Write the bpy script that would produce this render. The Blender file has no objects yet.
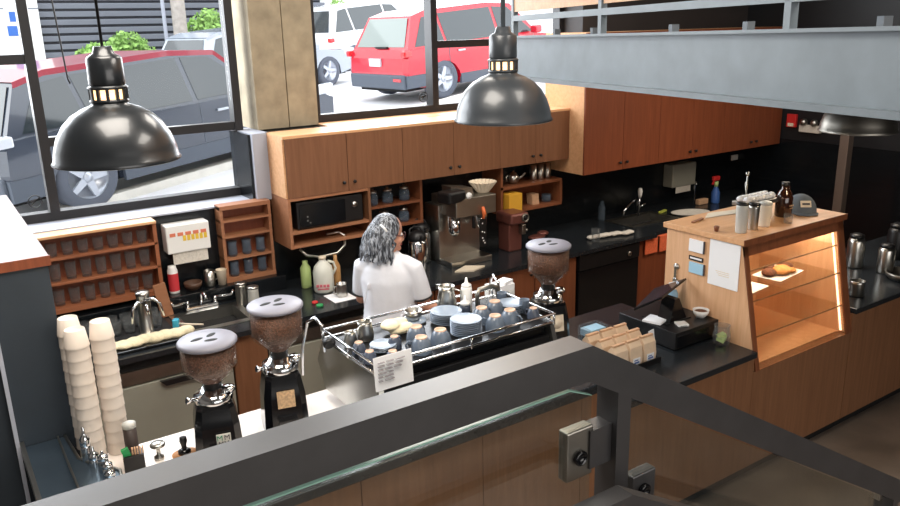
import bpy, bmesh, math, random
from mathutils import Vector, Matrix, Euler
random.seed(7)
PI = math.pi
R = math.radians
SC = bpy.context.scene
COL = SC.collection

# ------------------------------------------------------------------ materials
def _mat(name):
    m = bpy.data.materials.new(name); m.use_nodes = True
    nt = m.node_tree
    return m, nt, nt.nodes['Principled BSDF']
def srgb(c):
    return tuple(((v/255)/12.92 if v/255 <= .04045 else ((v/255+.055)/1.055)**2.4) for v in c)+(1,)
def pm(name, rgb, rough=.5, metal=0, spec=.5, noise=0, scale=20, bump=0, emis=None, estr=0, coat=0):
    m, nt, b = _mat(name)
    c = srgb(rgb)
    b.inputs['Base Color'].default_value = c
    b.inputs['Roughness'].default_value = rough
    b.inputs['Metallic'].default_value = metal
    b.inputs['Specular IOR Level'].default_value = spec
    if coat: b.inputs['Coat Weight'].default_value = coat; b.inputs['Coat Roughness'].default_value = .05
    if noise or bump:
        tc = nt.nodes.new('ShaderNodeTexCoord'); n = nt.nodes.new('ShaderNodeTexNoise')
        n.inputs['Scale'].default_value = scale; n.inputs['Detail'].default_value = 5
        nt.links.new(tc.outputs['Object'], n.inputs['Vector'])
        if noise:
            r = nt.nodes.new('ShaderNodeValToRGB')
            r.color_ramp.elements[0].position = .3; r.color_ramp.elements[1].position = .7
            r.color_ramp.elements[0].color = tuple(v*(1-noise) for v in c[:3])+(1,)
            r.color_ramp.elements[1].color = tuple(min(1, v*(1+noise)) for v in c[:3])+(1,)
            nt.links.new(n.outputs['Fac'], r.inputs['Fac']); nt.links.new(r.outputs['Color'], b.inputs['Base Color'])
        if bump:
            bp = nt.nodes.new('ShaderNodeBump'); bp.inputs['Strength'].default_value = bump; bp.inputs['Distance'].default_value = .01
            nt.links.new(n.outputs['Fac'], bp.inputs['Height']); nt.links.new(bp.outputs['Normal'], b.inputs['Normal'])
    if emis:
        b.inputs['Emission Color'].default_value = srgb(emis); b.inputs['Emission Strength'].default_value = estr
    return m
def wood(name, c1, c2, rough=.45, axis='Z', scale=1.0, spec=.35):
    m, nt, b = _mat(name)
    tc = nt.nodes.new('ShaderNodeTexCoord'); mp = nt.nodes.new('ShaderNodeMapping')
    s = {'Z': (14, 14, .8), 'X': (.8, 14, 14), 'Y': (14, .8, 14)}[axis]
    mp.inputs['Scale'].default_value = tuple(v*scale for v in s)
    n = nt.nodes.new('ShaderNodeTexNoise'); n.inputs['Scale'].default_value = 2.2; n.inputs['Detail'].default_value = 8
    n.inputs['Roughness'].default_value = .65; n.inputs['Distortion'].default_value = .6
    r = nt.nodes.new('ShaderNodeValToRGB')
    r.color_ramp.elements[0].position = .28; r.color_ramp.elements[1].position = .72
    r.color_ramp.elements[0].color = srgb(c1); r.color_ramp.elements[1].color = srgb(c2)
    nt.links.new(tc.outputs['Object'], mp.inputs['Vector']); nt.links.new(mp.outputs['Vector'], n.inputs['Vector'])
    nt.links.new(n.outputs['Fac'], r.inputs['Fac']); nt.links.new(r.outputs['Color'], b.inputs['Base Color'])
    b.inputs['Roughness'].default_value = rough; b.inputs['Specular IOR Level'].default_value = spec
    return m
def glassm(name, tint=(255, 255, 255), refl=.08, rough=0.02, k=.55):
    """thin glass: mostly see-through with a fresnel-driven sheen"""
    m = bpy.data.materials.new(name); m.use_nodes = True
    nt = m.node_tree; nt.nodes.clear()
    o = nt.nodes.new('ShaderNodeOutputMaterial'); t = nt.nodes.new('ShaderNodeBsdfTransparent')
    g = nt.nodes.new('ShaderNodeBsdfGlossy'); mx = nt.nodes.new('ShaderNodeMixShader')
    fr = nt.nodes.new('ShaderNodeLayerWeight'); fr.inputs['Blend'].default_value = .25
    mt = nt.nodes.new('ShaderNodeMath'); mt.operation = 'MULTIPLY_ADD'
    mt.inputs[1].default_value = k; mt.inputs[2].default_value = refl
    t.inputs['Color'].default_value = srgb(tint); g.inputs['Roughness'].default_value = rough
    nt.links.new(fr.outputs['Facing'], mt.inputs[0]); nt.links.new(mt.outputs[0], mx.inputs['Fac'])
    nt.links.new(t.outputs[0], mx.inputs[1]); nt.links.new(g.outputs[0], mx.inputs[2])
    nt.links.new(mx.outputs[0], o.inputs['Surface'])
    return m
def frost(name, rgb, fac=.3, rough=.12):
    m, nt, b = _mat(name)
    b.inputs['Base Color'].default_value = srgb(rgb); b.inputs['Roughness'].default_value = rough
    o = nt.nodes['Material Output']; t = nt.nodes.new('ShaderNodeBsdfTransparent'); mx = nt.nodes.new('ShaderNodeMixShader')
    fr = nt.nodes.new('ShaderNodeLayerWeight'); fr.inputs['Blend'].default_value = .3
    mt = nt.nodes.new('ShaderNodeMath'); mt.operation = 'MULTIPLY_ADD'; mt.inputs[1].default_value = .45; mt.inputs[2].default_value = fac; mt.use_clamp = True
    nt.links.new(fr.outputs['Facing'], mt.inputs[0]); nt.links.new(mt.outputs[0], mx.inputs['Fac'])
    nt.links.new(t.outputs[0], mx.inputs[1]); nt.links.new(b.outputs[0], mx.inputs[2]); nt.links.new(mx.outputs[0], o.inputs['Surface'])
    return m
def tilem(name, c, grout, rough=.25):
    m, nt, b = _mat(name)
    tc = nt.nodes.new('ShaderNodeTexCoord'); br = nt.nodes.new('ShaderNodeTexBrick'); mp = nt.nodes.new('ShaderNodeMapping')
    mp.inputs['Rotation'].default_value = (R(90), 0, 0)
    br.inputs['Scale'].default_value = 1; br.inputs['Brick Width'].default_value = .15; br.inputs['Row Height'].default_value = .075
    br.inputs['Mortar Size'].default_value = .003
    br.inputs['Color1'].default_value = srgb(c); br.inputs['Color2'].default_value = srgb(tuple(v*.8 for v in c)); br.inputs['Mortar'].default_value = srgb(grout)
    nt.links.new(tc.outputs['Object'], mp.inputs['Vector']); nt.links.new(mp.outputs['Vector'], br.inputs['Vector']); nt.links.new(br.outputs['Color'], b.inputs['Base Color'])
    b.inputs['Roughness'].default_value = rough
    return m
def stripem(name, c1, c2, period, thin=.5, axis=2):
    m, nt, b = _mat(name)
    tc = nt.nodes.new('ShaderNodeTexCoord'); sp = nt.nodes.new('ShaderNodeSeparateXYZ')
    d = nt.nodes.new('ShaderNodeMath'); d.operation = 'DIVIDE'; d.inputs[1].default_value = period
    f = nt.nodes.new('ShaderNodeMath'); f.operation = 'FRACT'
    g = nt.nodes.new('ShaderNodeMath'); g.operation = 'GREATER_THAN'; g.inputs[1].default_value = thin
    mx = nt.nodes.new('ShaderNodeMix'); mx.data_type = 'RGBA'
    mx.inputs[6].default_value = srgb(c1); mx.inputs[7].default_value = srgb(c2)
    nt.links.new(tc.outputs['Object'], sp.inputs[0]); nt.links.new(sp.outputs[axis], d.inputs[0]); nt.links.new(d.outputs[0], f.inputs[0])
    nt.links.new(f.outputs[0], g.inputs[0]); nt.links.new(g.outputs[0], mx.inputs[0]); nt.links.new(mx.outputs[2], b.inputs['Base Color'])
    b.inputs['Roughness'].default_value = .7
    return m

M = {}
M['wood'] = wood('cherry_veneer', (112, 74, 50), (132, 90, 64))
M['wood_dark'] = wood('cherry_veneer_dark', (112, 66, 42), (138, 84, 56))
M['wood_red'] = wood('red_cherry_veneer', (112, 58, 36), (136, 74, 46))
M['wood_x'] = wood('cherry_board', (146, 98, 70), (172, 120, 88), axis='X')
M['wood_light'] = wood('pale_maple', (205, 152, 108), (228, 180, 136), axis='X')
M['wood_case'] = wood('case_maple', (206, 158, 118), (226, 182, 144), axis='Z')
M['wood_bar'] = wood('bar_front_veneer', (122, 84, 58), (148, 104, 74))
M['wood_ply'] = wood('pale_plywood', (164, 122, 84), (186, 146, 106), axis='X')
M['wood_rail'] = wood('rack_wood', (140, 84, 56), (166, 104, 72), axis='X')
M['black_tile'] = tilem('black_backsplash_tile', (14, 18, 22), (24, 28, 32))
M['black_stone'] = pm('black_counter_stone', (34, 38, 42), .22, noise=.25, scale=60)
M['black_gloss'] = pm('black_gloss', (14, 15, 18), .15)
M['black'] = pm('black_plastic', (18, 18, 20), .4)
M['black_matte'] = pm('black_matte', (14, 14, 15), .75)
M['dark_rubber'] = pm('dark_rubber', (30, 30, 32), .8)
M['rail_steel'] = pm('painted_rail_steel', (50, 49, 50), .34, metal=.0, spec=.9, noise=.15, scale=15)
M['frame_black'] = pm('window_frame_black', (20, 18, 22), .5)
M['beam_paint'] = pm('grey_beam_paint', (100, 109, 115), .5, metal=.0, noise=.12, scale=6, bump=.15)
M['beam_paint_dark'] = pm('grey_beam_paint_dark', (90, 96, 102), .5, metal=.2)
M['concrete'] = pm('board_formed_concrete', (150, 138, 116), .85, noise=.22, scale=7, bump=.3)
M['plinth'] = pm('pale_grey_paint', (166, 170, 182), .7)
M['floor'] = pm('dark_concrete_floor', (112, 100, 90), .4, noise=.3, scale=2.5)
M['ceil'] = pm('ceiling_grey', (120, 116, 112), .9)
M['wall_dark'] = pm('dark_wall_paint', (46, 42, 42), .7, noise=.1, scale=3)
M['wall_side'] = pm('side_wall_paint', (24, 26, 30), .45, noise=.1, scale=3)
M['panel_blue'] = pm('dark_slate_panel', (40, 48, 56), .55, noise=.1, scale=6)
M['steel'] = pm('brushed_steel', (190, 188, 182), .28, metal=1, noise=.08, scale=8)
M['steel_dark'] = pm('brushed_steel_dark', (150, 146, 138), .38, metal=1, noise=.15, scale=5)
M['steel_fridge'] = pm('fridge_steel', (158, 158, 146), .42, metal=.25, noise=.12, scale=2)
M['chrome'] = pm('chrome', (220, 222, 225), .08, metal=1)
M['steel_blue'] = pm('bluish_steel', (120, 140, 158), .28, metal=.9, noise=.2, scale=3)
M['white_stone'] = pm('white_worktop', (238, 228, 220), .35)
M['white'] = pm('white_plastic', (236, 236, 234), .4)
M['paper'] = pm('white_paper', (240, 240, 242), .8)
M['paper_cream'] = pm('cream_paper', (226, 212, 190), .8)
M['cup_paper'] = stripem('paper_cup_sleeves', (214, 192, 172), (168, 140, 118), .046, .86)
M['cup_white'] = pm('paper_cup_white', (226, 214, 202), .7)
M['kraft'] = pm('kraft_paper', (196, 156, 122), .8, noise=.1, scale=30)
M['kraft_light'] = pm('pale_kraft_paper', (222, 196, 168), .8, noise=.06, scale=30)
M['cloth'] = pm('cream_towel', (232, 220, 186), .95, noise=.08, scale=60, bump=.6)
M['cloth_grey'] = pm('grey_white_towel', (214, 208, 198), .95, noise=.1, scale=60, bump=.6)
M['bowl_brown'] = pm('dark_brown_bowl', (84, 60, 46), .5)
M['cloth_orange'] = pm('orange_towel', (226, 106, 64), .95, noise=.15, scale=60, bump=.5)
M['shirt'] = pm('white_tshirt', (222, 224, 232), .9, noise=.05, scale=10, bump=.35)
M['trousers'] = pm('dark_trousers', (32, 32, 38), .9)
M['skin'] = pm('skin', (196, 142, 118), .5)
M['hair'] = pm('grey_hair', (96, 100, 108), .45, noise=.75, scale=26, bump=.9)
M['hair_light'] = pm('light_grey_hair', (168, 172, 180), .45, noise=.3, scale=40)
M['ceramic'] = pm('blue_grey_ceramic', (94, 106, 122), .22, noise=.12, scale=25)
M['ceramic_dark'] = pm('slate_ceramic', (74, 82, 98), .25, noise=.12, scale=25)
M['ceramic_rim'] = pm('bare_ceramic_foot', (196, 164, 142), .7)
M['plate'] = pm('pale_blue_plate', (142, 156, 174), .2)
M['beans'] = pm('coffee_beans', (92, 62, 48), .55, noise=.6, scale=120, bump=.6)
M['glass'] = glassm('clear_glass')
M['glass_pane'] = glassm('window_glass', refl=.003, k=.10, rough=.16)
M['glass_rail'] = glassm('railing_glass', (240, 244, 242), refl=.03)
M['glass_tumbler'] = frost('tumbler_glass', (140, 144, 146), .07)
M['shelf_edge'] = pm('shelf_glass_edge', (150, 120, 90), .2)
M['glass_green'] = pm('green_glass_edge', (140, 180, 164), .15)
M['glass_case'] = glassm('case_glass', (250, 248, 244), refl=.015, rough=.08, k=.22)
M['jar_blue'] = frost('bluish_jar_glass', (110, 128, 146), .28)
M['milk'] = pm('milk_jug', (222, 224, 214), .45)
M['pink_print'] = pm('pink_print', (206, 110, 120), .7)
M['red'] = pm('red_plastic', (204, 44, 44), .45)
M['red_label'] = pm('red_label', (196, 52, 60), .6)
M['green'] = pm('green_plastic', (40, 150, 84), .5)
M['green_pale'] = pm('pale_green_bottle', (178, 200, 130), .4)
M['blue'] = pm('blue_plastic', (60, 96, 160), .4)
M['cyan'] = pm('cyan_plastic', (70, 176, 206), .4)
M['cyan_pale'] = pm('pale_blue_gel', (166, 206, 228), .25)
M['yellow'] = pm('yellow_card', (214, 160, 48), .6)
M['orange'] = pm('orange_plastic', (224, 112, 60), .5)
M['amber'] = pm('amber_bottle', (52, 26, 16), .08, coat=.5)
M['copper'] = pm('copper_red_enamel', (116, 70, 62), .35, metal=.4)
M['pastry'] = pm('golden_pastry', (206, 140, 78), .8, noise=.25, scale=30, bump=.5)
M['pastry_dark'] = pm('brown_muffin', (104, 62, 40), .85, noise=.35, scale=60, bump=.8)
M['cap_grey'] = pm('grey_cap_fabric', (96, 104, 112), .9)
M['lamp_grey'] = pm('gunmetal_enamel', (46, 50, 54), .36, coat=.2)
M['lamp_dark'] = pm('dark_gunmetal_enamel', (22, 25, 28), .3, coat=.25)
M['lamp_in'] = pm('lamp_inner_enamel', (200, 196, 186), .4)
M['lamp_glow'] = pm('lamp_slot_glow', (255, 214, 160), .5, emis=(255, 206, 150), estr=2.6)
M['bulb'] = pm('bulb_glow', (255, 220, 170), .5, emis=(255, 210, 150), estr=5)
M['led'] = pm('led_strip', (255, 225, 190), .5, emis=(255, 230, 202), estr=2.2)
M['screen'] = pm('dark_screen', (36, 40, 48), .12)
M['ink_pale'] = pm('pale_printed_ink', (150, 146, 150), .8)
M['ink'] = pm('printed_ink', (70, 66, 70), .8)
M['ink_green'] = pm('green_ink', (20, 120, 84), .7)
M['ink_yellow'] = pm('yellow_ink', (226, 190, 60), .7)
M['ink_orange'] = pm('orange_ink', (214, 120, 90), .7)
M['label_silver'] = pm('silver_badge', (196, 196, 190), .5, metal=.2)
M['badge_tan'] = pm('tan_badge', (176, 146, 112), .6, noise=.35, scale=90)
M['tray_dark'] = pm('espresso_grille', (58, 58, 60), .3, metal=.8)
M['wood_disc'] = pm('tamper_mat', (188, 132, 84), .7)
M['lid_grey'] = pm('lid_grey', (128, 128, 140), .45)
# exterior
M['asphalt'] = pm('pale_wet_asphalt', (214, 214, 218), .7, noise=.06, scale=1)
M['kerb'] = pm('pale_kerb', (224, 222, 214), .8, noise=.08, scale=6)
M['car_red'] = pm('red_car_paint', (200, 6, 40), .25, coat=1)
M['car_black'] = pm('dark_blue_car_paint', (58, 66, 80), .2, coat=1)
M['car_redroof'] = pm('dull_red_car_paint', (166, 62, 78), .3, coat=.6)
M['car_white'] = pm('white_car_paint', (230, 232, 236), .25, coat=1)
M['car_silver'] = pm('silver_car_paint', (168, 178, 190), .25, coat=1)
M['car_glass'] = pm('car_window_glass', (40, 50, 56), .06, coat=1)
M['car_glass_red'] = pm('car_rear_glass', (128, 140, 136), .06, coat=1)
M['car_trim'] = pm('grey_car_cladding', (84, 92, 104), .6)
M['tyre'] = pm('tyre_rubber', (50, 52, 58), .85)
M['tyre_pale'] = pm('faded_tyre_rubber', (92, 98, 110), .85)
M['rim'] = pm('alloy_rim', (196, 202, 212), .3, metal=.6)
M['tail'] = pm('red_tail_lamp', (214, 26, 36), .2, coat=1)
M['lamp_clear'] = pm('clear_lamp_lens', (214, 220, 230), .1, coat=1)
M['leaf'] = pm('spring_leaf', (140, 178, 96), .8, noise=.35, scale=5)
M['leaf_dry'] = pm('yellowish_leaf', (190, 178, 110), .8, noise=.3, scale=5)
M['ext_white'] = pm('white_render_wall', (222, 220, 218), .9)
M['louvre'] = pm('grey_metal_louvre', (120, 124, 134), .6)
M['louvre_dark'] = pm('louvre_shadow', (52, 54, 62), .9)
M['pole_grey'] = pm('pale_timber_pole', (176, 168, 160), .9, noise=.15, scale=8)
M['sign_blue'] = pm('blue_sign', (52, 104, 186), .5)

# ------------------------------------------------------------------ mesh builder
class MB:
    def __init__(s): s.bm = bmesh.new(); s.mi = 0; s.smooth = False
    def _fin(s, faces, smooth=None):
        sm = s.smooth if smooth is None else smooth
        for f in faces: f.material_index = s.mi; f.smooth = sm
    def box(s, x0, x1, y0, y1, z0, z1, mat=None, bev=0):
        r = bmesh.ops.create_cube(s.bm, size=1)
        vs = r['verts']
        T = Matrix.Translation(((x0+x1)/2, (y0+y1)/2, (z0+z1)/2)) @ Matrix.Diagonal((abs(x1-x0), abs(y1-y0), abs(z1-z0), 1))
        if mat is not None: T = mat @ T
        bmesh.ops.transform(s.bm, matrix=T, verts=vs)
        fs = list({f for v in vs for f in v.link_faces})
        s._fin(fs, False)
        if bev:
            es = list({e for v in vs for e in v.link_edges})
            rr = bmesh.ops.bevel(s.bm, geom=es, offset=bev, segments=2, affect='EDGES', profile=.5)
            for f in rr['faces']: f.material_index = s.mi
        return s
    def cbox(s, c, d, rz=0, rx=0, ry=0, bev=0):
        T = Matrix.Translation(c) @ Euler((rx, ry, rz)).to_matrix().to_4x4()
        return s.box(-d[0]/2, d[0]/2, -d[1]/2, d[1]/2, -d[2]/2, d[2]/2, T, bev)
    def lathe(s, prof, c=(0, 0, 0), n=24, cap0=True, cap1=True, mat=None, sx=1, sy=1, smooth=True):
        """prof: [(r, z)...] turned about z at c"""
        T = Matrix.Translation(c)
        if mat is not None: T = T @ mat
        rings = []
        for r, z in prof:
            if r < 1e-6: rings.append([s.bm.verts.new(T @ Vector((0, 0, z)))])
            else: rings.append([s.bm.verts.new(T @ Vector((r*sx*math.cos(2*PI*k/n), r*sy*math.sin(2*PI*k/n), z))) for k in range(n)])
        fs = []
        for a, b in zip(rings, rings[1:]):
            if len(a) == 1 and len(b) == 1: continue
            for k in range(n):
                k2 = (k+1) % n
                if len(a) == 1: fs.append(s.bm.faces.new((a[0], b[k2], b[k])))
                elif len(b) == 1: fs.append(s.bm.faces.new((a[k], a[k2], b[0])))
                else: fs.append(s.bm.faces.new((a[k], a[k2], b[k2], b[k])))
        s._fin(fs, smooth)
        cf = []
        if cap0 and len(rings[0]) > 1: cf.append(s.bm.faces.new(list(reversed(rings[0]))))
        if cap1 and len(rings[-1]) > 1: cf.append(s.bm.faces.new(rings[-1]))
        s._fin(cf, False)
        return s
    def cyl(s, p0, p1, r, r1=None, n=16, smooth=True):
        return s.tube([p0, p1], [r, r if r1 is None else r1], n=n, smooth=smooth)
    def tube(s, pts, rad, n=10, smooth=True, closed=False, flat=1.0, up=None):
        pts = [Vector(p) for p in pts]
        if not isinstance(rad, (list, tuple)): rad = [rad]*len(pts)
        L = len(pts); rings = []; ref = None
        for i, p in enumerate(pts):
            if closed: t = (pts[(i+1) % L]-pts[i-1])
            else: t = (pts[min(i+1, L-1)]-pts[max(i-1, 0)])
            t = t.normalized() if t.length > 1e-9 else Vector((0, 0, 1))
            if ref is None:
                ref = Vector(up) if up else (Vector((0, 0, 1)) if abs(t.z) < .9 else Vector((1, 0, 0)))
            a = (ref-t*ref.dot(t))
            if a.length < 1e-6: a = t.orthogonal()
            a.normalize(); b = t.cross(a); ref = a
            r = rad[i]; ra, rb = (r if isinstance(r, tuple) else (r*flat, r))
            rings.append([s.bm.verts.new(p+a*ra*math.cos(2*PI*k/n)+b*rb*math.sin(2*PI*k/n)) for k in range(n)])
        fs = []
        pairs = list(zip(rings, rings[1:]))
        if closed: pairs.append((rings[-1], rings[0]))
        for A, B in pairs:
            for k in range(n):
                k2 = (k+1) % n; fs.append(s.bm.faces.new((A[k], A[k2], B[k2], B[k])))
        s._fin(fs, smooth)
        if not closed:
            s._fin([s.bm.faces.new(list(reversed(rings[0]))), s.bm.faces.new(rings[-1])], False)
        return s
    def prism(s, poly, h0, h1, axis='Z', mat=None, smooth=False):
        """poly: 2d points; axis Z: (x,y); Y: (x,z) extruded on y; X: (y,z) extruded on x"""
        def mk(p, h):
            v = {'Z': (p[0], p[1], h), 'Y': (p[0], h, p[1]), 'X': (h, p[0], p[1])}[axis]
            v = Vector(v)
            return mat @ v if mat is not None else v
        a = [s.bm.verts.new(mk(p, h0)) for p in poly]; b = [s.bm.verts.new(mk(p, h1)) for p in poly]
        fs = [s.bm.faces.new(list(reversed(a))), s.bm.faces.new(b)]
        n = len(poly)
        for k in range(n): fs.append(s.bm.faces.new((a[k], a[(k+1) % n], b[(k+1) % n], b[k])))
        s._fin(fs, smooth)
        return s
    def sphere(s, c, r, sx=1, sy=1, sz=1, u=16, v=10, mat=None):
        T = Matrix.Translation(c)
        if mat is not None: T = T @ mat
        T = T @ Matrix.Diagonal((r*sx, r*sy, r*sz, 1))
        q = bmesh.ops.create_uvsphere(s.bm, u_segments=u, v_segments=v, radius=1, matrix=T)
        s._fin(list({f for w in q['verts'] for f in w.link_faces}), True)
        return s
    def quad(s, pts):
        f = s.bm.faces.new([s.bm.verts.new(Vector(p)) for p in pts]); s._fin([f], False); return s
    def torus(s, c, R0, r, n=28, m=8, mat=None):
        T = mat if mat is not None else Matrix.Identity(4)
        return s.tube([Vector(c)+(T @ Vector((R0*math.cos(2*PI*k/n), R0*math.sin(2*PI*k/n), 0))) for k in range(n)], r, n=m, closed=True)
    def mat(s, i): s.mi = i; return s

def obj(name, mb, mats, parent=None, loc=None):
    me = bpy.data.meshes.new(name)
    bmesh.ops.recalc_face_normals(mb.bm, faces=mb.bm.faces[:])
    mb.bm.to_mesh(me); mb.bm.free()
    o = bpy.data.objects.new(name, me); COL.objects.link(o)
    if not isinstance(mats, (list, tuple)): mats = [mats]
    for m in mats: me.materials.append(M[m] if isinstance(m, str) else m)
    if parent is not None: o.parent = parent
    if loc is not None: o.location = loc
    return o
def tag(o, label, cat, group=None, kind=None):
    o['label'] = label; o['category'] = cat
    if group: o['group'] = group
    if kind: o['kind'] = kind
    return o
def thing(name, label, cat, loc=(0, 0, 0), rz=0, group=None):
    o = bpy.data.objects.new(name, None); COL.objects.link(o); o.empty_display_size = .05
    o.location = loc; o.rotation_euler = (0, 0, rz)
    return tag(o, label, cat, group)
def single(name, mb, mats, label, cat, loc=(0, 0, 0), rz=0, group=None):
    o = obj(name, mb, mats); o.location = loc; o.rotation_euler = (0, 0, rz)
    return tag(o, label, cat, group)
def struct(name, mb, mats, parent=None):
    o = obj(name, mb, mats, parent)
    if parent is None: o['kind'] = 'structure'
    return o
def dup(root, loc, rz=None, label=None, group=None):
    r = root.copy(); COL.objects.link(r); r.location = loc
    if rz is not None: r.rotation_euler = (0, 0, rz)
    if label: r['label'] = label
    if group: r['group'] = group
    for ch in list(root.children):
        c = ch.copy(); COL.objects.link(c); c.parent = r
        for g in list(ch.children):
            d = g.copy(); COL.objects.link(d); d.parent = c
    return r
def textmesh(name, body, size, mat, parent, loc, rot, depth=.001):
    cu = bpy.data.curves.new(name, 'FONT'); cu.body = body; cu.size = size; cu.extrude = depth
    cu.align_x = 'CENTER'; cu.align_y = 'CENTER'
    t = bpy.data.objects.new(name+'_tmp', cu); COL.objects.link(t)
    dg = bpy.context.evaluated_depsgraph_get()
    me = bpy.data.meshes.new_from_object(t.evaluated_get(dg))
    bpy.data.objects.remove(t); bpy.data.curves.remove(cu)
    o = bpy.data.objects.new(name, me); COL.objects.link(o)
    me.materials.clear(); me.materials.append(M[mat])
    o.parent = parent; o.location = loc; o.rotation_euler = rot
    return o

# ================================================================== the setting
HC = 4.5
struct('floor', MB().box(-3, 8.1, -3, 6.02, -.1, 0), 'floor')
struct('ceiling', MB().box(-3, 8.1, -3, 6.3, HC, HC+.1), 'ceil')
struct('wall_left', MB().box(-3.1, -3, -3, 6.3, 0, HC), 'ceil')
struct('wall_rear', MB().box(-3, 8.1, -3.1, -3, 0, HC), 'ceil')
struct('wall_right', MB().box(7.93, 8.1, -3, 6.02, 0, 1.52).mat(1).box(7.94, 8.1, -3, 6.02, 1.52, HC), ['black_tile', 'wall_side'])
wb = MB()
wb.box(-3, 2.03, 5.70, 6.10, 0, 1.545)
wb.box(2.03, 5.42, 5.70, 6.10, 0, 2.055)
wb.box(5.42, 8.1, 5.70, 6.10, 0, 1.6)
wb.mat(1).box(5.42, 8.1, 5.71, 6.10, 1.6, HC)
wb.mat(1).box(-3, 5.42, 5.71, 6.10, 4.2, HC)
struct('wall_back', wb, ['black_tile', 'wall_dark'])
# low ledge of the splashback on which small things stand
struct('trim_1', MB().box(.4, 2.16, 5.50, 5.70, .871, .985, bev=.004), 'black_tile')
# sills
struct('trim_2', MB().box(-3, 2.03, 5.68, 6.02, 1.545, 1.556), 'plinth')
struct('trim_3', MB().box(2.7, 4.94, 5.70, 6.02, 2.055, 2.064), 'wood_light')
# concrete pillar on its pale plinth
pl = MB().box(2.18, 2.435, 5.86, 6.25, 2.064, HC).box(2.445, 2.69, 5.865, 6.25, 2.064, HC)
pl.box(2.20, 2.68, 5.88, 6.2, 2.064, HC)
struct('wall_pillar', pl, 'concrete')
struct('trim_4', MB().box(2.05, 2.19, 5.66, 6.1, 1.556, 2.062), 'plinth')

def window(n, x0, x1, z0, z1, mull, trans, y=6.02):
    f = MB(); w = .062; d = .05
    f.box(x0, x1, y-d, y+d, z0, z0+w); f.box(x0, x1, y-d, y+d, z1-w, z1)
    f.box(x0, x0+w, y-d, y+d, z0+w, z1-w); f.box(x1-w, x1, y-d, y+d, z0+w, z1-w)
    for m in mull: f.box(m-w/2, m+w/2, y-d-.012, y+d, z0+w, z1-w)
    for (a, b, z) in trans: f.box(a, b, y-d+.01, y+d-.01, z-w/2, z+w/2)
    root = struct('window_%d' % n, f, 'frame_black')
    struct('window_glass', MB().box(x0+w, x1-w, y-.004, y+.004, z0+w, z1-w), 'glass_pane', root)
    return root
window(1, -2.9, 2.10, 1.556, 4.2, [-1.0, .70], [(-.97, .67, 2.654), (.73, 2.04, 2.10)])
window(2, 2.70, 5.42, 2.064, 4.2, [3.89], [(3.92, 5.36, 2.65)])
for i, (x, z) in enumerate(((.59, 1.70), (3.79, 2.20))):
    mb = MB(); T = Matrix.Rotation(R(90), 3, 'X')
    mb.torus((0, 0, 0), .042, .004, mat=T); mb.cbox((0, 0, 0), (.075, .004, .007), ry=R(-40)); mb.cbox((-.002, 0, .006), (.05, .004, .014), ry=R(-18))
    single('window_decal', mb, 'black', ['round crossed-out sticker on the glass beside the near black car', 'round crossed-out sticker on the glass below the red car'][i], 'sticker', (x, 5.965 if 0 else 6.01, z))

# grey steel beam carrying the mezzanine, running towards the stair
bd = Vector((-.2734, -.9619, .012)).normalized()
ang = math.atan2(bd.y, bd.x)
BM = Matrix.Translation((3.51, 4.4, 2.45)) @ Matrix.Rotation(ang, 4, 'Z') @ Matrix.Rotation(-.0115, 4, 'Y')
# local x along the beam towards the camera side, local y to the right-hand side (interior) is +y
b = MB()
L = 5.5
b.box(0, L, .0, .02, .012, .262, BM)              # web
b.mat(1).box(0, L, -.05, .07, -.012, .012, BM)       # lower flange
b.mat(1).box(0, L, -.028, .07, .262, .276, BM)      # upper flange
root = struct('trim_5', b, ['beam_paint', 'beam_paint'])
# mezzanine deck (right-hand side of the beam, seen from the camera)
struct('floor_mezzanine', MB().box(0, L, .07, 4.6, .13, .255, BM), 'wall_dark')
rl = MB()
rl.box(0, L, .0, .035, .372, .407, BM)
for t in (0.0, 1.22, 2.66, 4.2): rl.box(t-.018+.018, t+.036, .0, .036, .276, 1.3, BM)
rl.box(0, L, .0, .035, 1.27, 1.305, BM)
mr = thing('mezzanine_railing', 'grey steel railing with pale plywood infill above the big grey beam', 'railing')
obj('rail_frame', rl, 'beam_paint', mr)
for (a, c) in ((.04, 1.21), (1.27, 2.65), (2.70, 4.19)):
    obj('infill_panel', MB().box(a, c, .006, .028, .432, 1.26, BM), 'wood_ply', mr)
for t in (.45, .95, 1.75, 2.3, 3.0): obj('base_clamp', MB().box(t, t+.03, .1, .14, .256, .31, BM), 'beam_paint_dark', mr)

# steel column on the right
cm = MB().box(7.30, 7.39, 4.03, 4.12, 0, 2.575, bev=.006)
struct('trim_6', cm, pm('brown_steel_column', (112, 98, 90), .35, metal=.5))

# ------------------------------------------------------------------ end wall at the left with its wood cap
struct('wall_end', MB().box(.14, .39, 3.9, 5.5, 0, 1.785).box(-2.6, .14, 3.93, 5.5, 0, 1.785), 'panel_blue')
struct('trim_7', MB().box(-2.6, .40, 3.892, 5.66, 1.785, 1.83, bev=.003), wood('cap_maple', (98, 72, 62), (112, 84, 74), axis='X'))
struct('trim_10', MB().box(-2.6, .403, 3.886, 3.892, 1.784, 1.831), 'wood_red')
struct('trim_8', MB().box(.125, .142, 3.86, 3.90, 0, 1.76), 'plinth')

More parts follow.
